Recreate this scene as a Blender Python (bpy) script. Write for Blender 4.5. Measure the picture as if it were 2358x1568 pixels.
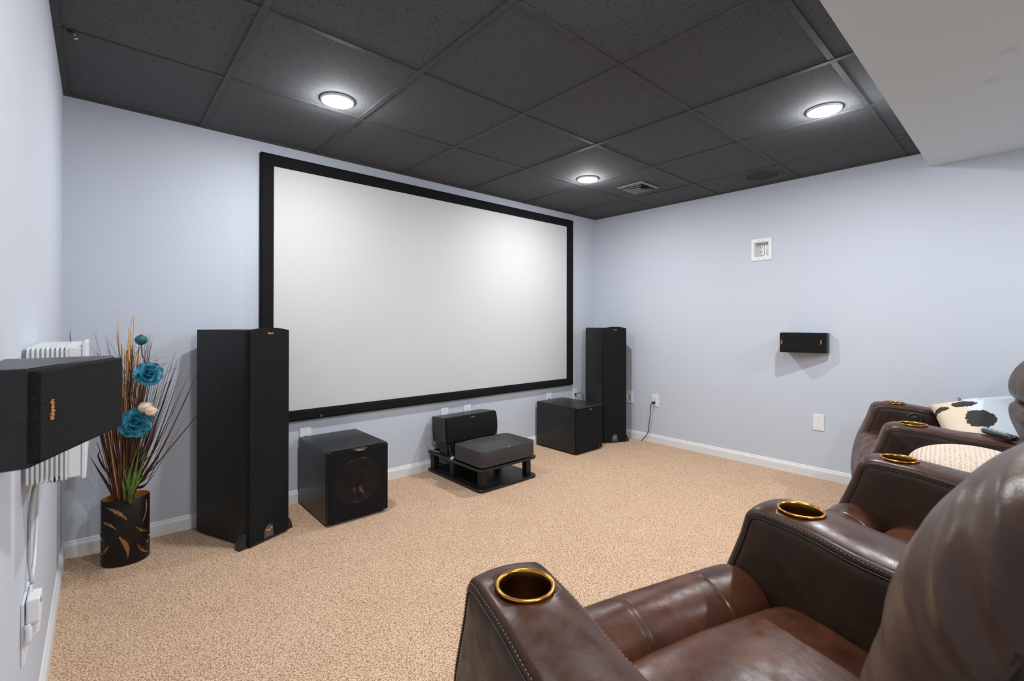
import bpy, bmesh, math, random
from mathutils import Vector, Matrix, noise
random.seed(7)
S = bpy.context.scene
COL = S.collection
for o in list(bpy.data.objects):
    bpy.data.objects.remove(o)
PI = math.pi
R = math.radians

# ------------------------------------------------------------------ camera
YAW, PITCH, ROLL, FPX = 0.727937, 0.002769, 0.001517, 1070.14
CAM = Vector((0.1255, -3.0612, 1.1245))
fw = Vector((math.sin(YAW) * math.cos(PITCH), math.cos(YAW) * math.cos(PITCH), math.sin(PITCH)))
rt0 = Vector((math.cos(YAW), -math.sin(YAW), 0))
up0 = rt0.cross(fw)
cr, sr = math.cos(ROLL), math.sin(ROLL)
rt = cr * rt0 + sr * up0
up = -sr * rt0 + cr * up0
cam = bpy.data.cameras.new('camera')
camo = bpy.data.objects.new('camera', cam)
COL.objects.link(camo)
m = Matrix.Identity(4)
for i in range(3):
    m[i][0], m[i][1], m[i][2], m[i][3] = rt[i], up[i], -fw[i], CAM[i]
camo.matrix_world = m
cam.sensor_fit = 'HORIZONTAL'
cam.sensor_width = 36
cam.lens = FPX * 36 / 2358
cam.shift_y = (739.02 - 784) / 2358
cam.clip_start = 0.02
cam.dof.use_dof = True
cam.dof.focus_distance = 2.3
cam.dof.aperture_fstop = 7.0
S.camera = camo

# ------------------------------------------------------------------ world, exposure
W = bpy.data.worlds.new('world')
S.world = W
W.use_nodes = True
W.node_tree.nodes['Background'].inputs[0].default_value = (0.5, 0.55, 0.62, 1)
W.node_tree.nodes['Background'].inputs[1].default_value = 0.05
S.view_settings.view_transform = 'Standard'
S.view_settings.look = 'None'
S.view_settings.gamma = 1
S.view_settings.exposure = 0.0
S.view_settings.use_curve_mapping = False
S.cycles.max_bounces = 10
S.cycles.diffuse_bounces = 6
S.cycles.sample_clamp_indirect = 6

RW, RH = 4.0228, 2.203          # room width (x) and grid height
SOF_Y, SOF_Z = -2.63, 2.104     # soffit edge and underside
BACK = -5.6
LAMPW = 18.3                    # one ceiling lamp
HALO_W = 6.0                     # extra point light added under each lamp to make a ceiling halo
LENS_E = 14.0

# ------------------------------------------------------------------ materials
MATS = {}
class NT:
    def __init__(s, name):
        s.m = bpy.data.materials.new(name); s.m.use_nodes = True
        s.t = s.m.node_tree; s.b = s.t.nodes['Principled BSDF']
        MATS[name] = s.m
    def n(s, t, **kw):
        x = s.t.nodes.new(t)
        for k, v in kw.items():
            if hasattr(x, k) and k not in x.inputs: setattr(x, k, v)
            else: x.inputs[k].default_value = v
        return x
    def l(s, a, b): s.t.links.new(a, b)
    def co(s): return s.n('ShaderNodeTexCoord').outputs['Object']
    def noise(s, scale, detail=3, rough=.5, vec=None):
        x = s.n('ShaderNodeTexNoise'); x.inputs['Scale'].default_value = scale
        x.inputs['Detail'].default_value = detail; x.inputs['Roughness'].default_value = rough
        s.l(vec or s.co(), x.inputs['Vector']); return x
    def ramp(s, fac, stops):
        x = s.n('ShaderNodeValToRGB'); cr_ = x.color_ramp
        while len(cr_.elements) < len(stops): cr_.elements.new(.5)
        for e, (p, c) in zip(cr_.elements, stops):
            e.position = p; e.color = c if len(c) == 4 else (*c, 1)
        s.l(fac, x.inputs[0]); return x.outputs[0]
    def bump(s, h, strength, dist=.001, prev=None):
        x = s.n('ShaderNodeBump'); x.inputs['Strength'].default_value = strength
        x.inputs['Distance'].default_value = dist; s.l(h, x.inputs['Height'])
        if prev: s.l(prev, x.inputs['Normal'])
        s.l(x.outputs[0], s.b.inputs['Normal']); return x.outputs[0]
    def base(s, c): s.b.inputs['Base Color'].default_value = (*c, 1)
    def color(s, out): s.l(out, s.b.inputs['Base Color'])
    def rough(s, r): s.b.inputs['Roughness'].default_value = r
    def map(s, scale=(1, 1, 1), rot=(0, 0, 0), vec=None):
        x = s.n('ShaderNodeMapping'); x.inputs['Scale'].default_value = scale
        x.inputs['Rotation'].default_value = rot; s.l(vec or s.co(), x.inputs['Vector']); return x.outputs[0]
    def math(s, op, a, b=None, c=None):
        x = s.n('ShaderNodeMath'); x.operation = op
        for i, v in enumerate((a, b, c)):
            if v is None: continue
            if isinstance(v, (int, float)): x.inputs[i].default_value = v
            else: s.l(v, x.inputs[i])
        return x.outputs[0]

def simple(name, c, r=.5, metal=0, nscale=0, namp=.15, bump=0, bscale=200, bd=.0005, spec=None, coat=0):
    k = NT(name); k.base(c); k.rough(r); k.b.inputs['Metallic'].default_value = metal
    if nscale:
        nn = k.noise(nscale, 4)
        k.color(k.ramp(nn.outputs['Fac'], [(.3, tuple(x * (1 - namp) for x in c)), (.7, tuple(min(1, x * (1 + namp)) for x in c))]))
    if bump:
        k.bump(k.noise(bscale, 3).outputs['Fac'], bump, bd)
    if spec is not None: k.b.inputs['Specular IOR Level'].default_value = spec
    if coat: k.b.inputs['Coat Weight'].default_value = coat
    return k.m

WALLC = (0.553, 0.594, 0.665)
simple('wall_paint', WALLC, .75, nscale=1.2, namp=.012, bump=.12, bscale=350, spec=.25)
simple('soffit_paint', (.68, .755, .785), .8, bump=.1, bscale=300, spec=.2)
k = NT.__new__(NT); k.m = MATS['soffit_paint']; k.t = k.m.node_tree; k.b = k.t.nodes['Principled BSDF']   # two faint round patch marks
ms = []
for px_, py_, rr_ in ((2.816, -2.949, .030), (2.57, -3.003, .026)):
    d_ = k.n('ShaderNodeVectorMath', operation='DISTANCE'); k.l(k.co(), d_.inputs[0]); d_.inputs[1].default_value = (px_, py_, 2.104)
    ms.append(k.math('LESS_THAN', d_.outputs['Value'], rr_))
mk_ = k.n('ShaderNodeMix', data_type='RGBA'); k.l(k.math('MAXIMUM', ms[0], ms[1]), mk_.inputs[0])
mk_.inputs[6].default_value = (.68, .755, .785, 1); mk_.inputs[7].default_value = (.61, .68, .71, 1); k.color(mk_.outputs[2])
simple('trim_paint', (.74, .75, .76), .38, nscale=4, namp=.02)
simple('white_plastic', (.78, .79, .80), .35, nscale=6, namp=.02)
simple('grey_plastic', (.42, .43, .44), .4)
simple('slot_dark', (.02, .02, .02), .6)
simple('grid_paint', (.070, .072, .075), .6, nscale=30, namp=.15, spec=.15)
simple('velvet', (.012, .012, .013), .95, bump=.3, bscale=900, spec=.1)
simple('screen_fabric', (.605, .61, .61), .7, nscale=2, namp=.01, spec=.1)
simple('black_plastic', (.018, .018, .019), .38, bump=.1, bscale=600)
simple('rubber', (.012, .012, .012), .6)
simple('gold', (.62, .29, .055), .24, 1)
simple('gold_dark', (.16, .080, .018), .36, 1)
simple('chrome', (.7, .7, .7), .2, 1)
simple('copper_print', (.85, .36, .12), .4, .3)
simple('copper_metal', (.95, .52, .28), .35, .5)
simple('badge_plate', (.15, .125, .115), .45, .3)
simple('thread', (.30, .13, .07), .6)
simple('piping_leather', (.022, .012, .010), .45)
simple('vase_lacquer', (.008, .0048, .004), .42, spec=.3)
simple('vase_lining', (.75, .40, .10), .35, .35)
simple('feather_foil', (.40, .24, .12), .3, 1, nscale=150, namp=.85)
simple('copper_cone', (.55, .24, .13), .25, 1)
simple('cord_grey', (.35, .36, .38), .45)
simple('cord_white', (.7, .71, .73), .45)
simple('reed', (.74, .36, .10), .5, nscale=14, namp=.35)
simple('twig', (.16, .058, .022), .6, nscale=20, namp=.5)
simple('dark_blade', (.035, .013, .013), .5, nscale=12, namp=.5)
simple('burgundy_blade', (.085, .030, .030), .5, nscale=10, namp=.45)
simple('green_leaf', (.13, .21, .035), .45, nscale=18, namp=.45)
simple('cream_petal', (.72, .55, .38), .65, nscale=40, namp=.15)
simple('teal_pod', (.02, .12, .14), .5, nscale=60, namp=.35)
simple('grey_metal', (.20, .20, .205), .45, .6)
simple('glossy_black', (.008, .009, .012), .12, coat=.6)
simple('speaker_cloth_ceiling', (.026, .026, .026), .9)

k = NT('teal_petal'); k.rough(.5)
k.color(k.ramp(k.noise(38, 3).outputs['Fac'], [(.3, (.003, .085, .16)), (.55, (.010, .21, .30)), (.75, (.13, .42, .42))]))

k = NT('ceiling_tile'); k.rough(.9); k.b.inputs['Specular IOR Level'].default_value = .15
v = k.n('ShaderNodeTexVoronoi'); v.inputs['Scale'].default_value = 130; k.l(k.co(), v.inputs['Vector'])
nn = k.noise(90, 2)
pits = k.math('MULTIPLY', k.math('LESS_THAN', v.outputs['Distance'], .28), k.math('GREATER_THAN', nn.outputs['Fac'], .53))
mx = k.n('ShaderNodeMix', data_type='RGBA'); k.l(pits, mx.inputs[0])
mx.inputs[6].default_value = (.092, .097, .104, 1); mx.inputs[7].default_value = (.018, .018, .018, 1)
k.color(mx.outputs[2]); k.bump(pits, -.6, .0015)

k = NT('carpet'); k.rough(.95); k.b.inputs['Specular IOR Level'].default_value = .1
v = k.n('ShaderNodeTexVoronoi'); v.inputs['Scale'].default_value = 200; v.inputs['Randomness'].default_value = 1
wn = k.noise(120, 2); mv = k.n('ShaderNodeMix', data_type='RGBA'); mv.inputs[0].default_value = .006
k.l(k.co(), mv.inputs[6]); k.l(wn.outputs['Color'], mv.inputs[7]); k.l(mv.outputs[2], v.inputs['Vector'])
big = k.noise(5, 3, .6); mid = k.noise(150, 2, .6)
c1 = k.ramp(v.outputs['Distance'], [(.0, (.82, .60, .435)), (.42, (.72, .51, .355)), (.68, (.37, .235, .145))])
c2 = k.ramp(mid.outputs['Fac'], [(.33, (.42, .33, .27)), (.41, (1, 1, 1)), (1, (1, 1, 1))])
c3 = k.ramp(big.outputs['Fac'], [(.3, (.94, .92, .90)), (.7, (1, 1, 1))])
a = k.n('ShaderNodeMix', data_type='RGBA', blend_type='MULTIPLY'); a.inputs[0].default_value = 1; k.l(c1, a.inputs[6]); k.l(c2, a.inputs[7])
b = k.n('ShaderNodeMix', data_type='RGBA', blend_type='MULTIPLY'); b.inputs[0].default_value = 1; k.l(a.outputs[2], b.inputs[6]); k.l(c3, b.inputs[7])
k.color(b.outputs[2]); k.bump(v.outputs['Distance'], -.5, .004)

k = NT('wood_black'); k.rough(.42); k.b.inputs['Specular IOR Level'].default_value = .35
g = k.noise(60, 4, .6, k.map((1, 1, .05)))
k.color(k.ramp(g.outputs['Fac'], [(.35, (.005, .0050, .0050)), (.7, (.012, .0118, .0116))]))
k.bump(g.outputs['Fac'], .25, .0004)
k = NT('wood_black_flat'); k.rough(.36)
g = k.noise(50, 4, .6, k.map((.06, 1, 1)))
k.color(k.ramp(g.outputs['Fac'], [(.35, (.006, .0060, .0060)), (.7, (.015, .0148, .0145))]))
k.bump(g.outputs['Fac'], .2, .0004)

def cloth(name, c, transp=0):
    k = NT(name); k.rough(.95); k.b.inputs['Specular IOR Level'].default_value = .15
    g = k.noise(420, 2); k.color(k.ramp(g.outputs['Fac'], [(.35, tuple(x * .6 for x in c)), (.68, tuple(x * 1.6 for x in c))]))
    k.bump(g.outputs['Fac'], .5, .0006)
    if transp:
        out = k.t.nodes['Material Output']; t = k.n('ShaderNodeBsdfTransparent'); mx = k.n('ShaderNodeMixShader')
        mx.inputs[0].default_value = transp; k.l(k.b.outputs[0], mx.inputs[1]); k.l(t.outputs[0], mx.inputs[2]); k.l(mx.outputs[0], out.inputs[0])
    return k.m
cloth('grille_cloth', (.011, .0114, .0120))
cloth('grille_cloth_sheer', (.015, .0152, .0158), .38)

def leather(name, dark, mid_, light, rough=.36, crease=.6):
    k = NT(name)
    a = k.noise(7, 5, .62); b_ = k.noise(2.2, 3, .5)
    c = k.ramp(a.outputs['Fac'], [(.30, dark), (.52, mid_), (.72, light)])
    c_ = k.ramp(b_.outputs['Fac'], [(.3, (.72, .68, .66)), (.7, (1, 1, 1))])
    mm = k.n('ShaderNodeMix', data_type='RGBA', blend_type='MULTIPLY'); mm.inputs[0].default_value = 1
    k.l(c, mm.inputs[6]); k.l(c_, mm.inputs[7]); k.color(mm.outputs[2])
    gr = k.n('ShaderNodeTexVoronoi'); gr.inputs['Scale'].default_value = 520; k.l(k.co(), gr.inputs['Vector'])
    n1 = k.bump(gr.outputs['Distance'], .14, .0006)
    st = k.noise(16, 5, .65, k.map((1, .45, 1), (0, 0, .5)))
    k.bump(st.outputs['Fac'], crease, .0035, n1)
    rr = k.ramp(k.noise(30, 4).outputs['Fac'], [(.3, (rough - .07,) * 3), (.7, (rough + .10,) * 3)])
    k.l(rr, k.b.inputs['Roughness']); k.b.inputs['Specular IOR Level'].default_value = .33
    return k.m
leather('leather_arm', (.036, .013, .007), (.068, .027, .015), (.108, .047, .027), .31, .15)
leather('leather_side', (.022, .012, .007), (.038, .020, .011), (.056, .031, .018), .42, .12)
leather('leather_seat', (.036, .011, .005), (.076, .025, .012), (.135, .047, .022), .35, .28)
leather('leather_back', (.048, .025, .017), (.073, .040, .027), (.105, .060, .042), .36, .35)

k = NT('lamp_lens'); k.base((.9, .9, .9)); k.b.inputs['Emission Color'].default_value = (1, .975, .94, 1); k.b.inputs['Emission Strength'].default_value = LENS_E

k = NT('linen_cow'); k.rough(.9)
wv = k.noise(700, 2); co = k.co(); nz = k.noise(30, 3, .7)
mvv = k.n('ShaderNodeVectorMath', operation='MULTIPLY_ADD'); k.l(nz.outputs['Color'], mvv.inputs[0]); mvv.inputs[1].default_value = (.05, .05, 0); k.l(co, mvv.inputs[2])
def blob(cx, cy, rx, ry):
    s_ = k.n('ShaderNodeVectorMath', operation='SUBTRACT'); k.l(mvv.outputs[0], s_.inputs[0]); s_.inputs[1].default_value = (cx + .025, cy + .025, 0)
    d = k.n('ShaderNodeVectorMath', operation='MULTIPLY'); k.l(s_.outputs[0], d.inputs[0]); d.inputs[1].default_value = (1 / rx, 1 / ry, 0)
    ln = k.n('ShaderNodeVectorMath', operation='LENGTH'); k.l(d.outputs[0], ln.inputs[0])
    return k.math('LESS_THAN', ln.outputs['Value'], 1.0)
blk = k.math('MAXIMUM', k.math('MAXIMUM', blob(.0, .028, .066, .055), blob(.13, .06, .03, .05)), k.math('MAXIMUM', blob(.12, .16, .02, .04), blob(-.14, .16, .05, .02)))
sx = k.n('ShaderNodeSeparateXYZ'); k.l(mvv.outputs[0], sx.inputs[0])
cream = k.math('GREATER_THAN', sx.outputs['Y'], .075)
m1 = k.n('ShaderNodeMix', data_type='RGBA'); k.l(cream, m1.inputs[0]); m1.inputs[6].default_value = (.60, .66, .74, 1); m1.inputs[7].default_value = (.68, .56, .42, 1)
m2 = k.n('ShaderNodeMix', data_type='RGBA'); k.l(blk, m2.inputs[0]); k.l(m1.outputs[2], m2.inputs[6]); m2.inputs[7].default_value = (.028, .026, .022, 1)
k.color(m2.outputs[2]); k.bump(k.math('ADD', wv.outputs['Fac'], k.math('MULTIPLY', blk, k.noise(260, 2).outputs['Fac'])), .7, .003)

k = NT('beaded_fabric'); k.rough(.8)
wv = k.n('ShaderNodeTexWave'); wv.inputs['Scale'].default_value = 24; wv.inputs['Distortion'].default_value = .5; wv.bands_direction = 'Y'; k.l(k.co(), wv.inputs['Vector'])
vo = k.n('ShaderNodeTexVoronoi'); vo.inputs['Scale'].default_value = 190; k.l(k.co(), vo.inputs['Vector'])
st = k.math('MULTIPLY', k.math('GREATER_THAN', wv.outputs['Fac'], .45), k.math('LESS_THAN', vo.outputs['Distance'], .42))
m1 = k.n('ShaderNodeMix', data_type='RGBA'); k.l(st, m1.inputs[0]); m1.inputs[6].default_value = (.66, .55, .46, 1); m1.inputs[7].default_value = (.52, .27, .17, 1)
k.color(m1.outputs[2]); k.bump(k.math('ADD', wv.outputs['Fac'], vo.outputs['Distance']), .6, .005)

k = NT('perforated'); k.rough(.6)
v = k.n('ShaderNodeTexVoronoi'); v.inputs['Scale'].default_value = 125; v.inputs['Randomness'].default_value = .0
k.l(k.map((1, 1, 1), (R(45), 0, 0)), v.inputs['Vector'])
k.color(k.ramp(v.outputs['Distance'], [(.30, (.002, .002, .002)), (.36, (.03, .03, .031))]))
k.bump(v.outputs['Distance'], .5, .001)
k = NT('projector_shell'); k.rough(.55); g = k.noise(500, 2)
k.color(k.ramp(g.outputs['Fac'], [(.3, (.022, .0225, .0235)), (.7, (.040, .041, .043))])); k.bump(g.outputs['Fac'], .3, .0004)

# ------------------------------------------------------------------ helpers
def obj(name, bm, mat, parent=None, smooth=False, loc=None, rot=None, angle=None):
    me = bpy.data.meshes.new(name)
    bmesh.ops.recalc_face_normals(bm, faces=bm.faces)
    if smooth:
        for f in bm.faces: f.smooth = True
        if angle:
            for e in bm.edges:
                if len(e.link_faces) == 2 and e.calc_face_angle(0) > R(angle): e.smooth = False
    bm.to_mesh(me); bm.free()
    if mat: me.materials.append(MATS[mat])
    o = bpy.data.objects.new(name, me); COL.objects.link(o)
    if parent: o.parent = parent
    if loc: o.location = loc
    if rot: o.rotation_euler = rot
    return o
def tag(o, label, cat, group=None):
    o['label'] = label; o['category'] = cat
    if group: o['group'] = group
    return o
def thing(name, label, cat, loc=(0, 0, 0), rotz=0, group=None):
    o = bpy.data.objects.new(name, None); COL.objects.link(o)
    o.empty_display_size = .05; o.location = loc; o.rotation_euler = (0, 0, rotz)
    return tag(o, label, cat, group)
def struct(o): o['kind'] = 'structure'; return o
def B(): return bmesh.new()
def bx(bm, x0, x1, y0, y1, z0, z1, bev=0, seg=2):
    vs = [bm.verts.new(p) for p in ((x0, y0, z0), (x1, y0, z0), (x1, y1, z0), (x0, y1, z0), (x0, y0, z1), (x1, y0, z1), (x1, y1, z1), (x0, y1, z1))]
    fs = [bm.faces.new([vs[i] for i in q]) for q in ((0, 3, 2, 1), (4, 5, 6, 7), (0, 1, 5, 4), (1, 2, 6, 5), (2, 3, 7, 6), (3, 0, 4, 7))]
    if bev:
        es = list({e for f in fs for e in f.edges})
        bmesh.ops.bevel(bm, geom=es, offset=bev, segments=seg, affect='EDGES', profile=.5)
    return bm
def prism(bm, pts, d0, d1, axis='y', bev=0, seg=2):
    """pts: 2D outline; extruded along axis. x: (y,z), y: (x,z), z: (x,y)"""
    def P(p, d): return {'x': (d, p[0], p[1]), 'y': (p[0], d, p[1]), 'z': (p[0], p[1], d)}[axis]
    a = [bm.verts.new(P(p, d0)) for p in pts]; b = [bm.verts.new(P(p, d1)) for p in pts]
    n = len(pts); fs = [bm.faces.new(a), bm.faces.new(b[::-1])]
    for i in range(n): fs.append(bm.faces.new((a[i], a[(i + 1) % n], b[(i + 1) % n], b[i])))
    if bev:
        es = list({e for f in fs[:2] for e in f.edges})
        bmesh.ops.bevel(bm, geom=es, offset=bev, segments=seg, affect='EDGES', profile=.5)
    return bm
def lathe(bm, prof, n=40, sx=1, sy=1, cx=0, cy=0, close=False):
    rings = []
    for r, z in prof:
        if r < 1e-6: rings.append([bm.verts.new((cx, cy, z))])
        else: rings.append([bm.verts.new((cx + r * sx * math.cos(2 * PI * i / n), cy + r * sy * math.sin(2 * PI * i / n), z)) for i in range(n)])
    for a, b in zip(rings, rings[1:]):
        for i in range(n):
            j = (i + 1) % n
            if len(a) == 1 and len(b) == 1: continue
            if len(a) == 1: bm.faces.new((a[0], b[i], b[j]))
            elif len(b) == 1: bm.faces.new((a[i], b[0], a[j]))
            else: bm.faces.new((a[i], b[i], b[j], a[j]))
    return bm
def cat(pts, sub=6, cyc=False):
    P = [Vector(p) for p in pts]; n = len(P); out = []
    rng = range(n if cyc else n - 1)
    for i in rng:
        if cyc: p0, p1, p2, p3 = P[(i - 1) % n], P[i], P[(i + 1) % n], P[(i + 2) % n]
        else: p0, p1, p2, p3 = P[max(i - 1, 0)], P[i], P[i + 1], P[min(i + 2, n - 1)]
        for j in range(sub):
            t = j / sub
            out.append(.5 * ((2 * p1) + (-p0 + p2) * t + (2 * p0 - 5 * p1 + 4 * p2 - p3) * t * t + (-p0 + 3 * p1 - 3 * p2 + p3) * t ** 3))
    if not cyc: out.append(P[-1].copy())
    return out
def tube(bm, pts, rad, n=8, cyc=False, flat=1.0):
    P = [Vector(p) for p in pts]; m_ = len(P)
    rads = rad if isinstance(rad, (list, tuple)) else [rad] * m_
    rings = []; ref = None
    for i, p in enumerate(P):
        t = (P[(i + 1) % m_] - P[i - 1]) if cyc else (P[min(i + 1, m_ - 1)] - P[max(i - 1, 0)])
        if t.length < 1e-9: t = Vector((0, 0, 1))
        t.normalize()
        if ref is None: ref = t.orthogonal().normalized()
        u = (ref - t * ref.dot(t));
        if u.length < 1e-6: u = t.orthogonal()
        u.normalize(); ref = u; w = t.cross(u)
        rings.append([bm.verts.new(p + rads[i] * (math.cos(2 * PI * j / n) * u + flat * math.sin(2 * PI * j / n) * w)) for j in range(n)])
    for i in range(m_ if cyc else m_ - 1):
        a, b = rings[i], rings[(i + 1) % m_]
        for j in range(n): bm.faces.new((a[j], a[(j + 1) % n], b[(j + 1) % n], b[j]))
    if not cyc:
        bm.faces.new(rings[0][::-1]); bm.faces.new(rings[-1])
    return bm
def blade(bm, pts, w, n=3, tw=0):
    """thin leaf: flattened diamond section tapering to the tip"""
    P = cat(pts, 5); m_ = len(P); rings = []
    for i, p in enumerate(P):
        t = (P[min(i + 1, m_ - 1)] - P[max(i - 1, 0)]).normalized()
        f = i / (m_ - 1); ww = w * max(.04, math.sin(PI * min(1, .12 + .88 * (1 - f)) * .5) * (1 if f > .08 else .6 + 5 * f)) * (1 - f ** 3 * .9)
        u = t.cross(Vector((math.cos(tw + f), math.sin(tw + f), .2)))
        if u.length < 1e-5: u = t.orthogonal()
        u.normalize(); v_ = t.cross(u)
        rings.append([bm.verts.new(p + u * ww), bm.verts.new(p + v_ * ww * .15), bm.verts.new(p - u * ww), bm.verts.new(p - v_ * ww * .15)])
    for a, b in zip(rings, rings[1:]):
        for j in range(4): bm.faces.new((a[j], a[(j + 1) % 4], b[(j + 1) % 4], b[j]))
    bm.faces.new(rings[0][::-1]); bm.faces.new(rings[-1])
    return bm
def text_obj(name, s, size, mat, parent, loc, rot, depth=.0006, sx=1):
    cu = bpy.data.curves.new(name, 'FONT'); cu.body = s; cu.size = size; cu.extrude = depth
    cu.align_x = 'CENTER'; cu.align_y = 'CENTER'; cu.offset = size * .012
    t = bpy.data.objects.new(name + '_tmp', cu); COL.objects.link(t)
    bpy.context.view_layer.update()
    me = bpy.data.meshes.new_from_object(t.evaluated_get(bpy.context.evaluated_depsgraph_get()))
    bpy.data.objects.remove(t); bpy.data.curves.remove(cu)
    me.name = name; me.materials.clear(); me.materials.append(MATS[mat])
    o = bpy.data.objects.new(name, me); COL.objects.link(o); o.parent = parent
    o.location = loc; o.rotation_euler = rot; o.scale = (sx, 1, 1)
    return o
def rrect(x0, x1, y0, y1, r, n=6, rs=None):
    rs = rs or (r, r, r, r); out = []
    for (cx, cy, a0), r_ in zip(((x1, y1, 0), (x0, y1, 90), (x0, y0, 180), (x1, y0, 270)), rs):
        sx_ = -1 if cx == x1 else 1; sy_ = -1 if cy == y1 else 1
        if r_ < 1e-6: out.append((cx, cy)); continue
        for i in range(n + 1):
            a_ = R(a0 + 90 * i / n); out.append((cx + sx_ * r_ + r_ * math.cos(a_), cy + sy_ * r_ + r_ * math.sin(a_)))
    return out

# ------------------------------------------------------------------ room shell
T = .1
struct(obj('floor', bx(B(), -T, RW + T, BACK - T, T, -.1, 0), 'carpet'))
struct(obj('wall_front', bx(B(), -T, RW + T, 0, T, 0, RH + .15), 'wall_paint'))
struct(obj('wall_left', bx(B(), -T, 0, BACK, 0, 0, RH + .15), 'wall_paint'))
bm = B(); hy0, hy1, hz0, hz1 = -1.690, -1.586, 1.642, 1.758     # opening for the recessed outlet box
for q in ((BACK, hy0, 0, RH + .15), (hy1, 0, 0, RH + .15), (hy0, hy1, 0, hz0), (hy0, hy1, hz1, RH + .15)): bx(bm, RW, RW + T, *q)
struct(obj('wall_right', bm, 'wall_paint'))
struct(obj('wall_back', bx(B(), -T, RW + T, BACK - T, BACK, 0, RH + .15), 'wall_paint'))
struct(obj('ceiling', bx(B(), -T, RW + T, SOF_Y - .02, T, RH + .003, RH + .15), 'ceiling_tile'))
so = struct(obj('ceiling', bx(B(), 0, RW, BACK, SOF_Y, SOF_Z, RH + .15), 'soffit_paint'))

def base_prof():  # (depth, height)
    return [(0, 0), (.013, 0), (.013, .052), (.011, .060), (.007, .066), (.007, .071), (.004, .076), (0, .077)]
bm = B(); prism(bm, [(-d, z) for d, z in base_prof()], .0, RW, 'x'); struct(obj('baseboard_front', bm, 'trim_paint'))
bm = B(); prism(bm, [(d, z) for d, z in base_prof()], BACK, -.013, 'y'); struct(obj('baseboard_left', bm, 'trim_paint'))
bm = B(); prism(bm, [(RW - d, z) for d, z in base_prof()], BACK, -.013, 'y'); struct(obj('baseboard_right', bm, 'trim_paint'))

# suspended-ceiling grid: runners and wall angle
GX, GY, G = -.0594, .6836, .6096
bm = B(); hw_ = .012; z0, z1 = RH - .003, RH + .004
xs = [GX + G * i for i in range(1, 7)]; ys = [-(GY + G * j) for j in range(0, 4)]
for x in xs: bx(bm, x - hw_, x + hw_, SOF_Y, 0, z0, z1)
for y in ys:
    px = [0] + [q for x in xs for q in (x - hw_, x + hw_)] + [RW]
    for a_, b_ in zip(px[::2], px[1::2]): bx(bm, a_, b_, y - hw_ * .95, y + hw_ * .95, z0 + .0012, z1)
struct(obj('trim_1', bm, 'grid_paint'))
bm = B()
bx(bm, 0, RW, -.022, 0, z0 - .002, z1); bx(bm, 0, .022, SOF_Y, -.022, z0 - .002, z1); bx(bm, RW - .022, RW, SOF_Y, -.022, z0 - .002, z1)
struct(obj('trim_2', bm, 'grid_paint'))

# ------------------------------------------------------------------ ceiling lamps
def lamp(x, y, z, label, dark=True):
    t = thing('recessed_ceiling_light', label, 'ceiling light', (x, y, z), 0, 'round recessed ceiling lights')
    obj('trim_ring', lathe(B(), [(.0465, .002), (.0465, -.002), (.052, -.006), (.064, -.0095), (.0765, -.006), (.079, .002)], 48), 'white_plastic', t, True)
    obj('lens', lathe(B(), [(.0462, -.002), (.043, -.006), (.036, -.009), (.024, -.0115), (0, -.0125)], 40), 'lamp_lens', t, True)
    return t
lamp(.995, -.805, RH, 'round lit ceiling light above and left of the projection screen')
lamp(2.875, -.83, RH, 'round lit ceiling light beside the square air vent')
lamp(2.875, -2.355, RH, 'round lit ceiling light nearest the white soffit on the right')
lamp(.995, -2.355, RH, 'round ceiling light overhead, just above the top edge of the picture')
lamp(.95, -3.9, SOF_Z, 'round ceiling light in the white soffit behind the left recliners')
lamp(2.95, -3.9, SOF_Z, 'round ceiling light in the white soffit behind the right recliners')
for (x, y, z) in ((.995, -.805, RH), (2.875, -.83, RH), (2.875, -2.355, RH), (.995, -2.355, RH), (.95, -3.9, SOF_Z), (2.95, -3.9, SOF_Z)):
    L = bpy.data.lights.new('downlight', 'AREA'); L.shape = 'DISK'; L.size = .075; L.energy = LAMPW * (.78 if x < 2 else 1.0); L.color = (.985, 1.0, 1.02)
    lo = bpy.data.objects.new('downlight', L); COL.objects.link(lo); lo.location = (x, y, z - .017)
    P_ = bpy.data.lights.new('halo_fill', 'POINT'); P_.energy = HALO_W; P_.shadow_soft_size = .03; P_.color = (.985, 1, 1.02)  # added fill light, no part of the fixture; brightens the ceiling around it
    po_ = bpy.data.objects.new('halo_fill', P_); COL.objects.link(po_); po_.location = (x, y, z - .050)

# air vent
t = thing('air_vent', 'square grey four-way air vent set in the black ceiling', 'air vent', (3.34, -.965, RH - .003))
bm = B()
def ring(bm, o_, zo, i_, zi, th=.002):
    a = [(-o_, -o_), (o_, -o_), (o_, o_), (-o_, o_)]; b_ = [(-i_, -i_), (i_, -i_), (i_, i_), (-i_, i_)]
    V = [[bm.verts.new((*p, z)) for p in q] for q, z in ((a, zo), (b_, zi), (b_, zi + th), (a, zo + th))]
    for q0, q1 in ((0, 1), (1, 2), (2, 3), (3, 0)):
        for i in range(4): bm.faces.new((V[q0][i], V[q0][(i + 1) % 4], V[q1][(i + 1) % 4], V[q1][i]))
ring(bm, .118, -.002, .098, -.012, .004); obj('frame', bm, 'grey_metal', t)
for i, (o_, i_) in enumerate(((.088, .066), (.064, .044), (.042, .024))):
    bm = B(); ring(bm, o_, -.020, i_, -.004, .0015); obj('louvre', bm, 'grey_metal', t)
bm = B(); prism(bm, [(-.02, -.02), (.02, -.02), (.02, .02), (-.02, .02)], -.012, -.009, 'z'); obj('centre_plate', bm, 'grey_metal', t)
bm = B(); bx(bm, -.097, .097, -.097, .097, -.0015, -.0005); obj('backing', bm, 'slot_dark', t)

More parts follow.
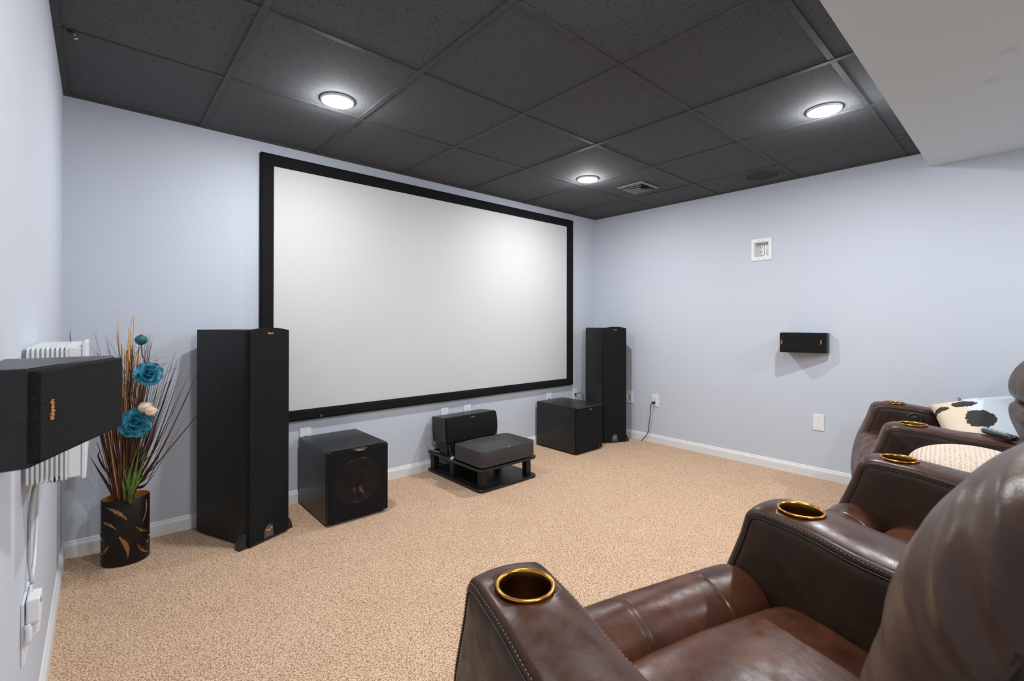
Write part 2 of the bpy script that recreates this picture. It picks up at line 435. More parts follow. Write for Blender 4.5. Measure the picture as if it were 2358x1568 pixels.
t = thing('ceiling_speaker', 'round black in-ceiling speaker near the right wall', 'speaker', (3.765, -1.735, RH + .003))
obj('bezel', lathe(B(), [(.128, 0), (.128, -.004), (.122, -.007), (.110, -.006), (.108, -.003), (.108, 0)], 56), 'grid_paint', t, True)
obj('grille', lathe(B(), [(.108, -.0035), (.06, -.005), (0, -.0055)], 56), 'speaker_cloth_ceiling', t, True)

t = thing('ceiling_clip', 'small metal clip on the black ceiling grid by the left wall', 'clip', (.05, -.69, RH - .003))
bm = B(); bx(bm, -.012, .004, -.010, .010, -.010, 0, .002); obj('bracket', bm, 'rubber', t)
obj('hook', tube(B(), cat([(.002, 0, -.004), (.012, 0, -.010), (.014, 0, -.020), (.006, 0, -.024)], 4), .003), 'chrome', t, True)

# ------------------------------------------------------------------ projection screen
t = thing('projection_screen', 'large white projection screen in a black velvet frame on the wall', 'projection screen', (2.24, 0, 1.32))
ox0, ox1, oz0, oz1 = .842 - 2.24, 3.640 - 2.24, .511 - 1.32, 2.131 - 1.32
ix0, ix1, iz0, iz1 = .912 - 2.24, 3.550 - 2.24, .577 - 1.32, 2.061 - 1.32
bm = B(); rings = []
for f, y in ((0, -.001), (0, -.028), (.14, -.036), (.80, -.036), (1, -.030), (1, -.014), (.6, -.001)):
    x0 = ox0 + (ix0 - ox0) * f; x1 = ox1 + (ix1 - ox1) * f; z0_ = oz0 + (iz0 - oz0) * f; z1_ = oz1 + (iz1 - oz1) * f
    rings.append([bm.verts.new(p) for p in ((x0, y, z0_), (x1, y, z0_), (x1, y, z1_), (x0, y, z1_))])
for i in range(len(rings)):
    a, b = rings[i], rings[(i + 1) % len(rings)]
    for j in range(4): bm.faces.new((a[j], a[(j + 1) % 4], b[(j + 1) % 4], b[j]))
obj('frame', bm, 'velvet', t)
bm = B(); bx(bm, ix0 - .004, ix1 + .004, -.022, -.019, iz0 - .004, iz1 + .004); obj('screen_surface', bm, 'screen_fabric', t)
bm = B(); bx(bm, 1.193 - 2.24 - .007, 1.193 - 2.24 + .007, -.0375, -.036, -.801, -.787, .001); b_ = obj('badge', bm, 'grey_metal', t)
bm = B(); bx(bm, -1.05, -1.044, -.0385, -.0374, -.797, -.791); obj('emblem', bm, 'slot_dark', b_)

# ------------------------------------------------------------------ tower speakers
def tower(label, x, y, deg, w, dep, h):
    t = thing('tower_speaker', label, 'speaker', (x, y, 0), R(deg), 'black tower speakers either side of the screen')
    hw = w / 2; zb = .014
    bm = B(); bx(bm, -hw, hw, .028, dep, zb, h, .0015); obj('cabinet', bm, 'wood_black', t)
    bm = B(); bx(bm, -hw + .004, hw - .004, .018, .0285, zb + .004, h - .003); obj('baffle', bm, 'rubber', t)
    # grille with arched top edge and arch cut-out at the foot
    g = hw - .002; aw, ah = .030, .088
    pts = [(-g, .012), (-aw, .012)] + [(-aw, ah - .03)] + [(aw * math.cos(a_), ah - .03 + .03 * math.sin(a_)) for a_ in [PI - PI * i / 10 for i in range(1, 10)]] + [(aw, ah - .03), (aw, .012), (g, .012), (g, h - .002)]
    pts += [(g * math.cos(PI * i / 16) if False else g - 2 * g * i / 16, h - .002 + .014 * math.sin(PI * i / 16)) for i in range(1, 16)] + [(-g, h - .002)]
    bm = B(); prism(bm, pts, -.006, .018, 'y', .004, 2); obj('grille', bm, 'grille_cloth', t)
    bm = B(); prism(bm, [(-aw, .010), (aw, .010), (aw, ah - .03)] + [(aw * math.cos(a_), ah - .03 + .03 * math.sin(a_)) for a_ in [PI * i / 10 for i in range(1, 10)]] + [(-aw, ah - .03)], .004, .012, 'y'); pl = obj('emblem_plate', bm, 'badge_plate', t)
    bm = B(); prism(bm, [(-.020, .0625), (0, .0500), (.020, .0625), (.022, .059), (0, .0435), (-.022, .059)], .0025, .0042, 'y'); obj('chevron', bm, 'copper_metal', pl)
    for s_ in (-1, 1):
        bm = B()
        fin = [(0, .0), (0, .070), (.010, .068), (.022, .055), (.034, .030), (.040, .0)]
        prism(bm, [(s_ * (hw - .002 + p[0]), p[1] + .001) for p in fin], .010, .052, 'y', .004, 2)
        obj('foot', bm, 'black_plastic', t, True, angle=40)
    bm = B(); bx(bm, -hw + .01, hw - .01, .0, dep - .01, .001, zb + .001); obj('plinth', bm, 'black_plastic', t)
    text_obj('logo', 'Klipsch', .0135, 'copper_print', t, (0, -.0064, h - .017), (R(90), 0, 0), sx=.85)
    return t
tower('tall black tower speaker left of the screen, beside the plant', .79, -.432, 23.0, .229, .42, 1.083)
tower('tall black tower speaker in the right corner, behind the subwoofer', 3.738, -.457, -25.2, .236, .385, 1.072)

# ------------------------------------------------------------------ subwoofers
def sub(label, x0, x1, yf, yb, h, coned):
    cx = (x0 + x1) / 2; hw = (x1 - x0) / 2; dep = yb - yf
    t = thing('subwoofer', label, 'subwoofer', (cx, yf, 0), 0, 'black cube subwoofers under the screen')
    bm = B(); bx(bm, -hw, -hw + .018, .022, dep, .012, h, .0012); bx(bm, hw - .018, hw, .022, dep, .012, h, .0012)
    bx(bm, -hw + .018, hw - .018, .022, dep, h - .018, h, 0); bx(bm, -hw + .018, hw - .018, .022, dep, .012, .030, 0); bx(bm, -hw + .018, hw - .018, dep - .018, dep, .03, h - .018)
    obj('cabinet', bm, 'wood_black_flat', t)
    zc = .012 + (h - .012) * .52
    if coned:
        bm = B(); R0 = .118; n = 56; z_ = .21 - .5
        prof = [(.134, .034), (.134, .030), (.120, .030), (.113, .036), (.100, .050), (.060, .080), (.042, .092), (.03, .088), (.0, .080)]
        rings = [[bm.verts.new((r_ * math.cos(2 * PI * i / n), yy, r_ * math.sin(2 * PI * i / n))) for i in range(n)] for r_, yy in prof[:-1]]
        for a, b in zip(rings, rings[1:]):
            for i in range(n): bm.faces.new((a[i], a[(i + 1) % n], b[(i + 1) % n], b[i]))
        c_ = bm.verts.new((0, prof[-1][1], 0))
        for i in range(n): bm.faces.new((rings[-1][i], rings[-1][(i + 1) % n], c_))
        obj('woofer_cone', bm, 'copper_cone', t, True, loc=(.012, 0, zc - .01))
        bm = B(); bx(bm, -hw + .018, hw - .018, .088, .092, .03, h - .018)
        o_ = obj('baffle', bm, 'rubber', t)
        g = hw - .004; zt = h - .004; nb = .045
        pts = [(-g, .020), (g, .020), (g, zt), (nb, zt), (nb - .012, zt - .013), (-nb + .012, zt - .013), (-nb, zt), (-g, zt)]
        pts = [(p[0] + (.006 if abs(p[0]) < nb + .01 else 0), p[1]) for p in pts]
        bm = B(); prism(bm, pts, 0, .004, 'y', .0018, 2); obj('grille', bm, 'grille_cloth_sheer', t)
        bm = B(); 
        for q in ((-g, -g + .02, .02, zt), (g - .02, g, .02, zt), (-g + .02, g - .02, .02, .04), (-g + .02, g - .02, zt - .028, zt - .014)): bx(bm, q[0], q[1], .004, .020, q[2], q[3])
        obj('grille_frame', bm, 'black_plastic', t)
        bm = B(); prism(bm, [(-nb + .008, zt - .0005), (-nb + .018, zt - .014), (nb - .006, zt - .014), (nb + .004, zt - .0005)], -.002, .022, 'y', .0015, 1); lp = obj('logo_plate', bm, 'black_plastic', t)
        text_obj('logo', 'Klipsch', .0155, 'copper_print', lp, (.006, -.0028, zt - .0075), (R(90), 0, 0))
    else:
        bm = B(); bx(bm, -hw + .003, hw - .003, .004, .021, .014, h - .014, .004); obj('grille', bm, 'grille_cloth', t)
        bm = B(); bx(bm, -hw, hw, .002, .0225, h - .012, h, .003); obj('trim', bm, 'black_plastic', t)
        text_obj('logo', 'Klipsch', .0115, 'copper_print', t, (.016, .0032, h - .030), (R(90), 0, 0))
        obj('power_light', lathe(B(), [(.003, 0), (.003, .002), (0, .003)], 12), 'grey_plastic', t, True, loc=(hw - .04, .004, .035), rot=(R(90), 0, 0))
    for sx_ in (-1, 1):
        for yy in (.05, dep - .05):
            obj('foot', lathe(B(), [(0, 0.001), (.017, 0.001), (.020, .013), (0, .013)], 20), 'rubber', t, True, loc=(sx_ * (hw - .04), yy, 0))
    return t
sub('black subwoofer with a copper cone behind its grille, right of the left tower', 1.058, 1.419, -.508, -.030, .409, True)
sub('black subwoofer in front of the right-corner tower speaker', 3.134, 3.486, -.507, -.030, .401, False)

# ------------------------------------------------------------------ projector stand, projector, centre speaker
t = thing('projector_stand', 'low black two-shelf wooden stand under the projector', 'stand', (2.255, -.335, 0))
def shelf(name, z0_, z1_, y0=-.325, y1=.320):
    bm = B(); prism(bm, rrect(-.262, .262, y0, y1, .03, 6, (0.004, 0.004, .035, .035)), z0_, z1_, 'z', .002, 1)
    return obj(name, bm, 'wood_black_flat', t)
shelf('shelf', .003, .021); shelf('shelf', .138, .155)
for px, py in ((-.205, -.268), (.205, -.268), (-.225, .285), (.225, .285), (-.205, .06), (.205, .06)):
    bm = B(); bx(bm, px - .022, px + .022, py - .022, py + .022, .021, .138, .0015); obj('post', bm, 'wood_black', t)
for px in (-.205, .205):
    bm = B(); bx(bm, px - .034, px + .034, .10, .20, .155, .238, .0015); obj('riser', bm, 'wood_black', t)
bm = B(); bx(bm, -.171, .171, .145, .16, .158, .236); obj('crossbar', bm, 'wood_black_flat', t)

t = thing('centre_speaker', 'wide black centre speaker on the stand behind the projector', 'speaker', (2.255, -.236, .2390))
t.rotation_euler = (R(-4.5), 0, 0)
bm = B(); bx(bm, -.237, .237, .018, .195, .003, .186, .0015); obj('cabinet', bm, 'wood_black_flat', t)
pr = [(.018, .005), (-.001, .008), (-.009, .06), (-.011, .10), (-.008, .145), (-.001, .181), (.018, .184)]
bm = B(); prism(bm, pr, -.232, .232, 'x', .003, 2); obj('grille', bm, 'grille_cloth', t, True, angle=35)
text_obj('logo', 'Klipsch', .0115, 'copper_print', t, (0, -.0068, .168), (R(99), 0, 0))

t = thing('projector', 'dark grey ultra short throw projector on the low stand', 'projector', (2.237, -.512, .1555))
hw, hd, H0, H1 = .250, .166, .010, .118
bm = B(); rings = []
def rr(inset, z, rad=.05):
    return [bm.verts.new((p[0], p[1], z)) for p in rrect(-hw + inset, hw - inset, -hd + inset, hd - inset, max(.004, rad - inset), 8)]
for ins, z in ((.03, H0 - .002), (.012, H0), (.003, H0 + .006), (0, H0 + .014), (0, H1 - .003), (.0015, H1), (.006, H1 + .0005)): rings.append(rr(ins, z))
N = len(rings[0])
base_ring = [v_.co.copy() for v_ in rings[-1]]
K = 30
for i in range(1, K):
    f = i / K; ring_ = []
    for c in base_ring:
        x, y = c.x * (1 - f), (c.y + .02) * (1 - f) - .02
        e = min(1, f * 5.0); e = e * e * (3 - 2 * e)
        fy = (hd - y) / (2 * hd)                       # 0 at back, 1 at front
        g_ = max(0, min(1, (fy - .30) / .48)); g_ = g_ * g_ * (3 - 2 * g_)
        ring_.append(bm.verts.new((x, y, H1 - .0015 * e - .044 * g_ * e)))
    rings.append(ring_)
for a, b in zip(rings, rings[1:]):
    for i in range(N): bm.faces.new((a[i], a[(i + 1) % N], b[(i + 1) % N], b[i]))
bm.faces.new(rings[0]); bm.faces.new(rings[-1][::-1])
obj('body', bm, 'projector_shell', t, True, angle=50)
bm = B(); bx(bm, -hw - .0012, -hw + .002, -.085, .105, .030, .092, .0006); obj('vent_grille', bm, 'perforated', t)
bm = B(); bx(bm, -hw + .03, hw - .03, -hd + .03, hd - .03, .001, H0 + .002); obj('underside', bm, 'rubber', t)
obj('sensor', lathe(B(), [(.006, 0), (.006, .0015), (0, .002)], 16), 'chrome', t, True, loc=(.0, -hd + .015, H1 - .001))
bm = B()
for i in range(9): bx(bm, -hw + .03 + i * .006, -hw + .033 + i * .006, hd - .03, hd - .014, H1 - .0025, H1 + .0018)
obj('focus_buttons', bm, 'slot_dark', t)

# cables at the stand
def cord(name, pts, rad, mat, label):
    return tag(obj(name, tube(B(), cat(pts, 8), rad, 8), mat, None, True), label, 'cord')
cord('speaker_wire', [(2.025, -.045, .27), (1.988, -.03, .262), (1.975, -.05, .225), (1.985, -.10, .175), (2.02, -.12, .1595), (2.03, -.20, .1580)], .0028, 'cord_grey', 'grey speaker wire looping down behind the black centre speaker')
cord('power_cord', [(2.035, -.225, .234), (2.02, -.262, .215), (2.014, -.285, .185), (2.012, -.33, .160), (2.03, -.40, .160)], .0035, 'rubber', 'thin black cord dropping from the centre speaker to the projector')
t = thing('cable_plug', 'white plug lying on the stand beside the projector', 'plug', (1.992 + .012, -.43, .1555))
t.location = (2.0, -.325, .1555)
bm = B(); bx(bm, -.016, .016, -.010, .010, .0005, .014, .003); obj('plug_body', bm, 'white_plastic', t, rot=(0, 0, .5))
obj('pins', tube(B(), [(-.028, -.013, .007), (-.012, -.006, .007)], .003, 8), 'chrome', t)
for i, pp in enumerate(([(2.06, -.05, .06), (2.10, -.15, .03), (2.16, -.1, .025), (2.22, -.2, .027), (2.15, -.25, .026)], [(2.1, -.03, .10), (2.08, -.10, .09), (2.13, -.16, .05), (2.11, -.22, .026), (2.2, -.28, .026)])):
    tag(obj('coiled_cable', tube(B(), cat(pp, 8), .0035, 8), 'rubber', None, True), ('black cable coiled low on the lower shelf of the projector stand', 'black cable hanging from the wall behind the projector stand')[i], 'cable')

# ------------------------------------------------------------------ wall plates
def plate(x, z, wall, label, kind, w=.070, h=.115):
    """wall: 'f' (y=0), 'r' (x=RW), 'l' (x=0). local: x along wall, -y out of wall"""
    loc, rz = {'f': ((x, 0, z), 0), 'r': ((RW, x, z), R(-90)), 'l': ((0, x, z), R(90))}[wall]
    nm, cat_ = {'outlet': ('wall_outlet', 'outlet'), 'blank': ('blank_wall_plate', 'wall plate'), 'jack': ('cable_jack_plate', 'wall plate'), 'switch': ('wall_switch', 'switch')}[kind]
    t = thing(nm, label, cat_, loc, rz)
    bm = B(); bx(bm, -w / 2, w / 2, -.006, 0, -h / 2, h / 2, .0022); obj('cover_plate', bm, 'white_plastic', t)
    if kind == 'outlet':
        for dz in (.020, -.020):
            bm = B(); prism(bm, [(.0165 * math.cos(a_), dz + .0145 * math.sin(a_)) for a_ in [2 * PI * i / 20 for i in range(20)]], -.0075, -.006, 'y'); rc = obj('receptacle', bm, 'white_plastic', t)
            bm = B(); bx(bm, -.0075, -.0055, -.0079, -.0074, dz + .001, dz + .009); bx(bm, .0055, .0075, -.0079, -.0074, dz + .001, dz + .008); bx(bm, -.002, .002, -.0079, -.0074, dz - .009, dz - .005)
            obj('slots', bm, 'slot_dark', rc)
    if kind == 'jack':
        bm = B(); bx(bm, -.010, .010, -.009, -.006, -.012, .006, .001); obj('jack', bm, 'slot_dark', t)
    if kind == 'switch':
        for sx_ in (-.023, .023):
            bm = B(); bx(bm, sx_ - .016, sx_ + .016, -.009, -.006, -.033, .033, .002); rk = obj('rocker', bm, 'white_plastic', t)
            if sx_ > 0:
                bm = B(); bx(bm, sx_ - .009, sx_ + .009, -.0105, -.0088, -.026, .026, .001); obj('paddle', bm, 'grey_plastic', rk)
    for dz in ((0,) if kind == 'outlet' else (.042, -.042)):
        obj('screw', lathe(B(), [(.003, 0), (.003, .001), (0, .0013)], 10), 'grey_plastic', t, True, loc=(0, -.006, dz), rot=(R(90), 0, 0))
    return t
plate(1.105, .400, 'f', 'white wall plate above the subwoofer with the copper cone', 'jack', .07, .117)
plate(2.146, .396, 'f', 'white wall plate behind the left half of the centre speaker', 'jack')
plate(2.366, .396, 'f', 'white wall outlet behind the right half of the centre speaker', 'outlet')
plate(3.320, .396, 'f', 'white wall plate above the subwoofer by the right-corner tower', 'jack')
plate(3.703, .398, 'f', 'white wall plate with plugged wires left of the right-corner tower', 'jack')
plate(-.412, .395, 'r', 'white double wall switch half hidden by the right-corner tower', 'switch', .117, .118)
po = plate(-.708, .396, 'r', 'white wall outlet with a black cord plugged in, right wall', 'outlet')
plate(-2.026, .404, 'r', 'blank white wall plate low on the right wall near the recliners', 'blank', .070, .117)
plate(-1.512, .430, 'l', 'white wall outlet low on the left wall behind the plug-in adapter', 'outlet', .125, .138)

t = thing('power_cord', 'black power cord hanging from the outlet on the right wall', 'cord', (RW, -.700, .376))
bm = B(); bx(bm, -.034, -.0085, -.012, .012, -.010, .010, .003); obj('plug', bm, 'rubber', t, True)
obj('cable', tube(B(), cat([(-.030, 0, -.004), (-.040, .015, -.02), (-.040, .022, -.10), (-.032, .040, -.20), (-.028, .052, -.28), (-.035, .085, -.335), (-.045, .115, -.3725)], 8), .0035, 8), 'rubber', t, True)

t = thing('speaker_wire', 'black and grey speaker wires plugged into the plate left of the right-corner tower', 'wires', (3.703, -.006, .398))
for i, (a_, b_) in enumerate(((-.014, .016), (.004, .020), (-.012, -.004), (.006, -.006))):
    obj('connector', tube(B(), [(a_, -.001, b_), (a_ * 1.3, -.020, b_)], .0048, 10), ('rubber', 'chrome', 'rubber', 'grey_plastic')[i], t, True)
obj('wire', tube(B(), cat([(.006, -.018, .018), (.035, -.045, .018), (.058, -.050, -.01), (.065, -.045, -.06), (.068, -.04, -.10)], 8), .0025, 8), 'rubber', t, True)
obj('wire', tube(B(), cat([(-.014, -.02, 0), (-.01, -.04, -.02), (.02, -.045, -.05), (.04, -.04, -.12)], 8), .0025, 8), 'cord_grey', t, True)

# recessed outlet box in the right wall
t = thing('media_box', 'white recessed outlet box high on the right wall', 'outlet box', (RW, -1.638, 1.700), R(-90))
bm = B(); rings = []
for w_, h_, y in ((.076, .085, -.0005), (.077, .086, -.004), (.074, .083, -.007), (.0525, .0585, -.007), (.0505, .0565, -.004), (.049, .055, .060)):
    rings.append([bm.verts.new((p[0], y, p[1])) for p in rrect(-w_, w_, -h_, h_, .006 if w_ > .06 else .003, 3)])
for a, b in zip(rings, rings[1:]):
    for i in range(len(a)): bm.faces.new((a[i], a[(i + 1) % len(a)], b[(i + 1) % len(a)], b[i]))
bm.faces.new(rings[-1]); obj('frame', bm, 'white_plastic', t)
bm = B(); bx(bm, -.036, .0, .050, .058, -.040, .042, .002); rc = obj('receptacle', bm, 'white_plastic', t)
bm = B()
for dz in (.022, -.016):
    bx(bm, -.027, -.0245, .0485, .0505, dz, dz + .010); bx(bm, -.014, -.0115, .0485, .0505, dz, dz + .009)
    prism(bm, [(-.019 + .003 * math.cos(PI * i / 5), dz - .006 + .003 * math.sin(PI * i / 5)) for i in range(10)], .0485, .0505, 'y')
obj('slots', bm, 'slot_dark', rc)
bm = B(); bx(bm, .006, .036, .048, .058, -.026, .040, .002); cv = obj('cable_cover', bm, 'white_plastic', t)
bm = B(); bx(bm, .0195, .0225, .0468, .0485, -.014, .0); obj('latch', bm, 'grey_plastic', cv)
for xx in (-.022, -.014, .014, .022):
    for zz in (.070, -.070): obj('screw', bx(B(), xx - .0028, xx + .0028, -.0076, -.0068, zz - .0012, zz + .0012), 'slot_dark', t)

# ------------------------------------------------------------------ wall surround speakers
def surround(label, loc, rz, m_, h):
    """a runs from the screen-side end (0) towards the camera; m_ mirrors it"""
    t = thing('wall_speaker', label, 'speaker', loc, rz, 'black wedge speakers on the side walls')
    P = lambda pts: [(m_ * a, -y) for a, y in pts]
    bm = B(); prism(bm, P([(0, .0), (0, .150), (.030, .150), (.268, .050), (.273, .050), (.273, 0)]), 0, h, 'z', .0015, 1); obj('cabinet', bm, 'wood_black_flat', t)
    bm = B(); prism(bm, P([(.003, .148), (.003, .163), (.029, .161), (.262, .0635), (.264, .052), (.03, .148)]), .0045, h - .0045, 'z', .003, 2); obj('grille', bm, 'grille_cloth', t)
    ang = math.atan2(.103, .245)
    # near logo on the long face, reading vertically
    f = .90; a_ = .029 + (.262 - .029) * f; y_ = .161 - (.161 - .0635) * f
    n = .0012
    face = -m_ * (-ang)
    text_obj('logo', 'Klipsch', .0125, 'copper_print', t, (m_ * (a_ + n * math.sin(ang)), -(y_ + n * math.cos(ang)), h / 2 + .006), (Matrix.Rotation(m_ * math.atan2(.0975, .233), 3, 'Z') @ Matrix.Rotation(R(90), 3, 'X') @ Matrix.Rotation(R(90), 3, 'Z')).to_euler(), sx=.85)
    text_obj('logo', 'Klipsch', .0125, 'copper_print', t, (m_ * .015, -.1635, h / 2 + .004), (Matrix.Rotation(R(90), 3, 'X') @ Matrix.Rotation(R(90), 3, 'Z')).to_euler(), sx=.85)
    bm = B(); bx(bm, min(-.012 * m_, -.001 * m_), max(-.012 * m_, -.001 * m_), -.075, -.060, h * .42, h * .56, .002); tb = obj('binding_post', bm, 'rubber', t)
    obj('wire', tube(B(), cat([(-m_ * .010, -.065, h * .45), (-m_ * .030, -.06, h * .35), (-m_ * .030, -.04, h * .2), (-m_ * .010, -.012, h * .1)], 6), .0018, 6), 'cord_white', tb, True)
    return t
surround('black wedge speaker close up on the left wall beside the white ribbed box', (0, -1.832, .9135), R(90), -1, .1435)
surround('small black wedge speaker on the right wall above the recliners', (RW, -1.820, .9085), R(-90), 1, .1435)

# ------------------------------------------------------------------ white ribbed box on the left wall, its leads and adapter
t = thing('utility_box', 'white ribbed plastic box on the left wall behind the near speaker', 'utility box', (0, -1.375, .765))
bm = B(); bx(bm, 0, .006, -.195, .195, .004, .296); obj('back_plate', bm, 'grey_plastic', t)
bm = B(); bx(bm, .006, .074, -.198, .198, .004, .292, .003)
for i in range(9):
    x0 = .008 + i * .0078
    prism(bm, [(-.206, -.001), (-.200, -.006), (.2, -.006), (.206, 0), (.206, .295), (.198, .301), (-.198, .301), (-.206, .294)], x0, x0 + .0040, 'x')
obj('ribbed_body', bm, 'white_plastic', t)
bm = B(); bx(bm, .074, .098, -.206, .206, -.002, .301, .004)
prism(bm, [(-.208, -.006), (.208, -.006), (.208, .306), (-.19, .306), (-.208, .314)], .098, .106, 'x', .0015, 1)
obj('cover', bm, 'white_plastic', t)
bm = B()
for i in range(6): bx(bm, .045, .060, -.19 + i * .022, -.18 + i * .022, -.009, -.004)
obj('ports', bm, 'slot_dark', t)
cord('box_lead', [(.030, -1.30, .762), (.012, -1.30, .72), (.005, -1.28, .60), (.004, -1.33, .50), (.010, -1.50, .50), (.018, -1.535, .505)], .0032, 'cord_white', 'white lead hanging down the left wall from the ribbed box, nearer the corner')
cord('box_lead', [(.030, -1.40, .762), (.012, -1.41, .73), (.004, -1.44, .66), (.004, -1.46, .56), (.012, -1.50, .51)], .0032, 'cord_grey', 'grey lead hanging down the left wall from the ribbed box to the outlet')
t = thing('plug_adapter', 'white plug-in adapter with ribbed strain relief low on the left wall', 'adapter', (0, -1.512, .430))
bm = B(); bx(bm, .0085, .031, -.066, -.008, .022, .076, .004); obj('adapter_body', bm, 'white_plastic', t)
for i in range(5):
    obj('ribbed_neck', lathe(B(), [(0, 0), (.011 - i * .0006, 0), (.011 - i * .0006, .0035), (0, .0035)], 16, 1, 1.6), 'white_plastic', t, True, loc=(.020, -.045, .018 - i * .0058), angle=40)
obj('lower_plug', tube(B(), cat([(.010, -.062, .022), (.013, -.064, .008), (.012, -.064, -.012), (.008, -.06, -.02)], 5), .0062, 10), 'white_plastic', t, True)
bm = B(); bx(bm, .0305, .0318, -.060, -.050, .062, .071, .0005); obj('label_mark', bm, 'slot_dark', t)

# ------------------------------------------------------------------ vase
VX, VY, VA, VB, VR, VH = .227, -.212, .090, .072, R(-8), .302
t = thing('vase', 'oval dark brown vase with copper feather pattern on the carpet in the corner', 'vase', (VX, VY, 0), VR)
bm = B(); n = 64
prof = [(0, .004), (.96, .004), (1, .010), (1, VH), (.985, VH + .0015), (.965, VH), (.965, .016), (0, .014)]
lathe(bm, [(p[0], p[1]) for p in prof], n, VA, VB)
vo = obj('shell', bm, 'vase_lacquer', t, True, angle=40)
vo.data.materials.append(MATS['vase_lining'])
for f in vo.data.polygons:
    c = f.center
    if math.hypot(c.x / VA, c.y / VB) < .975 and c.z > .013: f.material_index = 1
def feather(phi0, z0_, phi1, z1_, wid):
    """raised foil feather lying on the vase wall"""
    bm = B(); n = 16; L = []; Rr = []; C_ = []
    p0, p1 = R(phi0), R(phi1)
    dirx, dirz = (p1 - p0) * .08, (z1_ - z0_); ln = math.hypot(dirx, dirz); nx, nz = -dirz / ln, dirx / ln
    def on(ph, z, k=1.006): return (VA * k * math.cos(ph), VB * k * math.sin(ph), z)
    for i in range(n + 1):
        f = i / n; w = wid * (math.sin(PI * min(1, f * 1.25)) ** .6 if f < .8 else .18) * (1 + .22 * math.sin(i * 2.4))
        if f >= .8: w = wid * .35 * (1 - f) * 5 * (1 + .5 * math.sin(i * 3))
        w = max(w, .0007); bow = .10 * ln * math.sin(PI * f)
        ph = p0 + (p1 - p0) * f + nx * bow / .08; z = z0_ + dirz * f + nz * bow
        L.append(bm.verts.new(on(ph + nx * w / .08, z + nz * w, 1.006))); C_.append(bm.verts.new(on(ph, z, 1.028))); Rr.append(bm.verts.new(on(ph - nx * w / .08, z - nz * w, 1.006)))
    for i in range(n):
        bm.faces.new((L[i], L[i + 1], C_[i + 1], C_[i])); bm.faces.new((C_[i], C_[i + 1], Rr[i + 1], Rr[i]))
    bm.faces.new
    return obj('feather', bm, 'feather_foil', vo)
for q in ((-133.4, .278, -77.3, .198, .0105), (-150, .211, -104.2, .172, .010), (-30, .285, -46.9, .172, .007), (-18, .132, -67.2, .177, .009), (-100.6, .141, -81.1, .025, .011), (-127.1, .106, -165, .055, .008), (-20, .030, -59.4, .093, .011), (-14, .105, -30.7, .075, .006), (-175, .27, -150, .285, .006), (-180, .15, -150, .125, .006), (60, .25, 95, .15, .01), (130, .2, 150, .08, .01)):
    feather(*q[:4], q[4] * .72)

# ------------------------------------------------------------------ dried arrangement
def at(u, v_, d):
    """photo pixel -> point at view depth d (metres)"""
    return CAM + rt * ((u - 1179) / FPX * d) + up * ((739.02 - v_) / FPX * d) + fw * d
rnd = random.Random(11)
DV = 2.19
def stem_base(i, n, spread=.035):
    a_ = 2.4 * i; r_ = spread * math.sqrt((i + .5) / n)
    return Vector((VX + r_ * math.cos(a_) * 1.1, VY + r_ * math.sin(a_) * .8, .02))
def fit(tip):                                      # keep tips off the walls
    tip = Vector(tip); tip.x = max(tip.x, .03); tip.y = min(tip.y, -.03); return tip
reeds = [(270, 712), (303, 735), (309, 727), (297, 752), (322, 790), (287, 800), (316, 812), (330, 850), (292, 806), (306, 868), (319, 880), (281, 905), (276, 935), (300, 960), (254, 930), (243, 950)]
tallest = {0: 'tan reed standing tallest and furthest left in the corner vase', 1: 'tan reed rising behind the teal pod in the corner vase, second tallest'}
for i, (u, v_) in enumerate(reeds):
    tip = fit(at(u, v_, DV + rnd.uniform(-.05, .05))); b_ = stem_base(i, len(reeds), .028)
    mid_ = b_.lerp(tip, .27); mid_.x = VX + (mid_.x - VX) * .5 + rnd.uniform(-.012, .012); mid_.y = VY + (mid_.y - VY) * .5 + rnd.uniform(-.010, .010)
    pts = cat([b_, mid_, b_.lerp(tip, .65) + Vector((rnd.uniform(-.006, .006), 0, 0)), tip], 4)
    rads = [.0040 * (1 - .55 * j / (len(pts) - 1)) * (1.25 if j % 4 == 0 else 1) for j in range(len(pts))]
    o_ = obj('reed', tube(B(), pts, rads, 7), 'reed', None, True)
    tag(o_, tallest.get(i, 'slender tan reed in the bundle standing in the corner vase'), 'reed', None if i in tallest else 'tan reeds bundled in the vase')

bm = B()                                            # fine stalks nobody could count
for i in range(95):
    u = rnd.uniform(222, 335); v_ = rnd.uniform(790, 1000)
    if u < 262: v_ = rnd.uniform(965, 1030) - (u - 222) * .8
    tip = fit(at(u, v_, DV + rnd.uniform(-.06, .05))); b_ = stem_base(i, 95, .030)
    mid_ = b_.lerp(tip, .33); mid_.x = VX + (mid_.x - VX) * .42 - .004 + rnd.uniform(-.012, .012); mid_.y = VY + (mid_.y - VY) * .5
    tube(bm, cat([b_, mid_, tip], 4), [.0024 - .0001 * j for j in range(9)], 5)
o_ = obj('brown_stalks', bm, 'twig', None, True); o_['kind'] = 'stuff'; tag(o_, 'dense bundle of thin brown dried stalks in the corner vase', 'dried stalks')

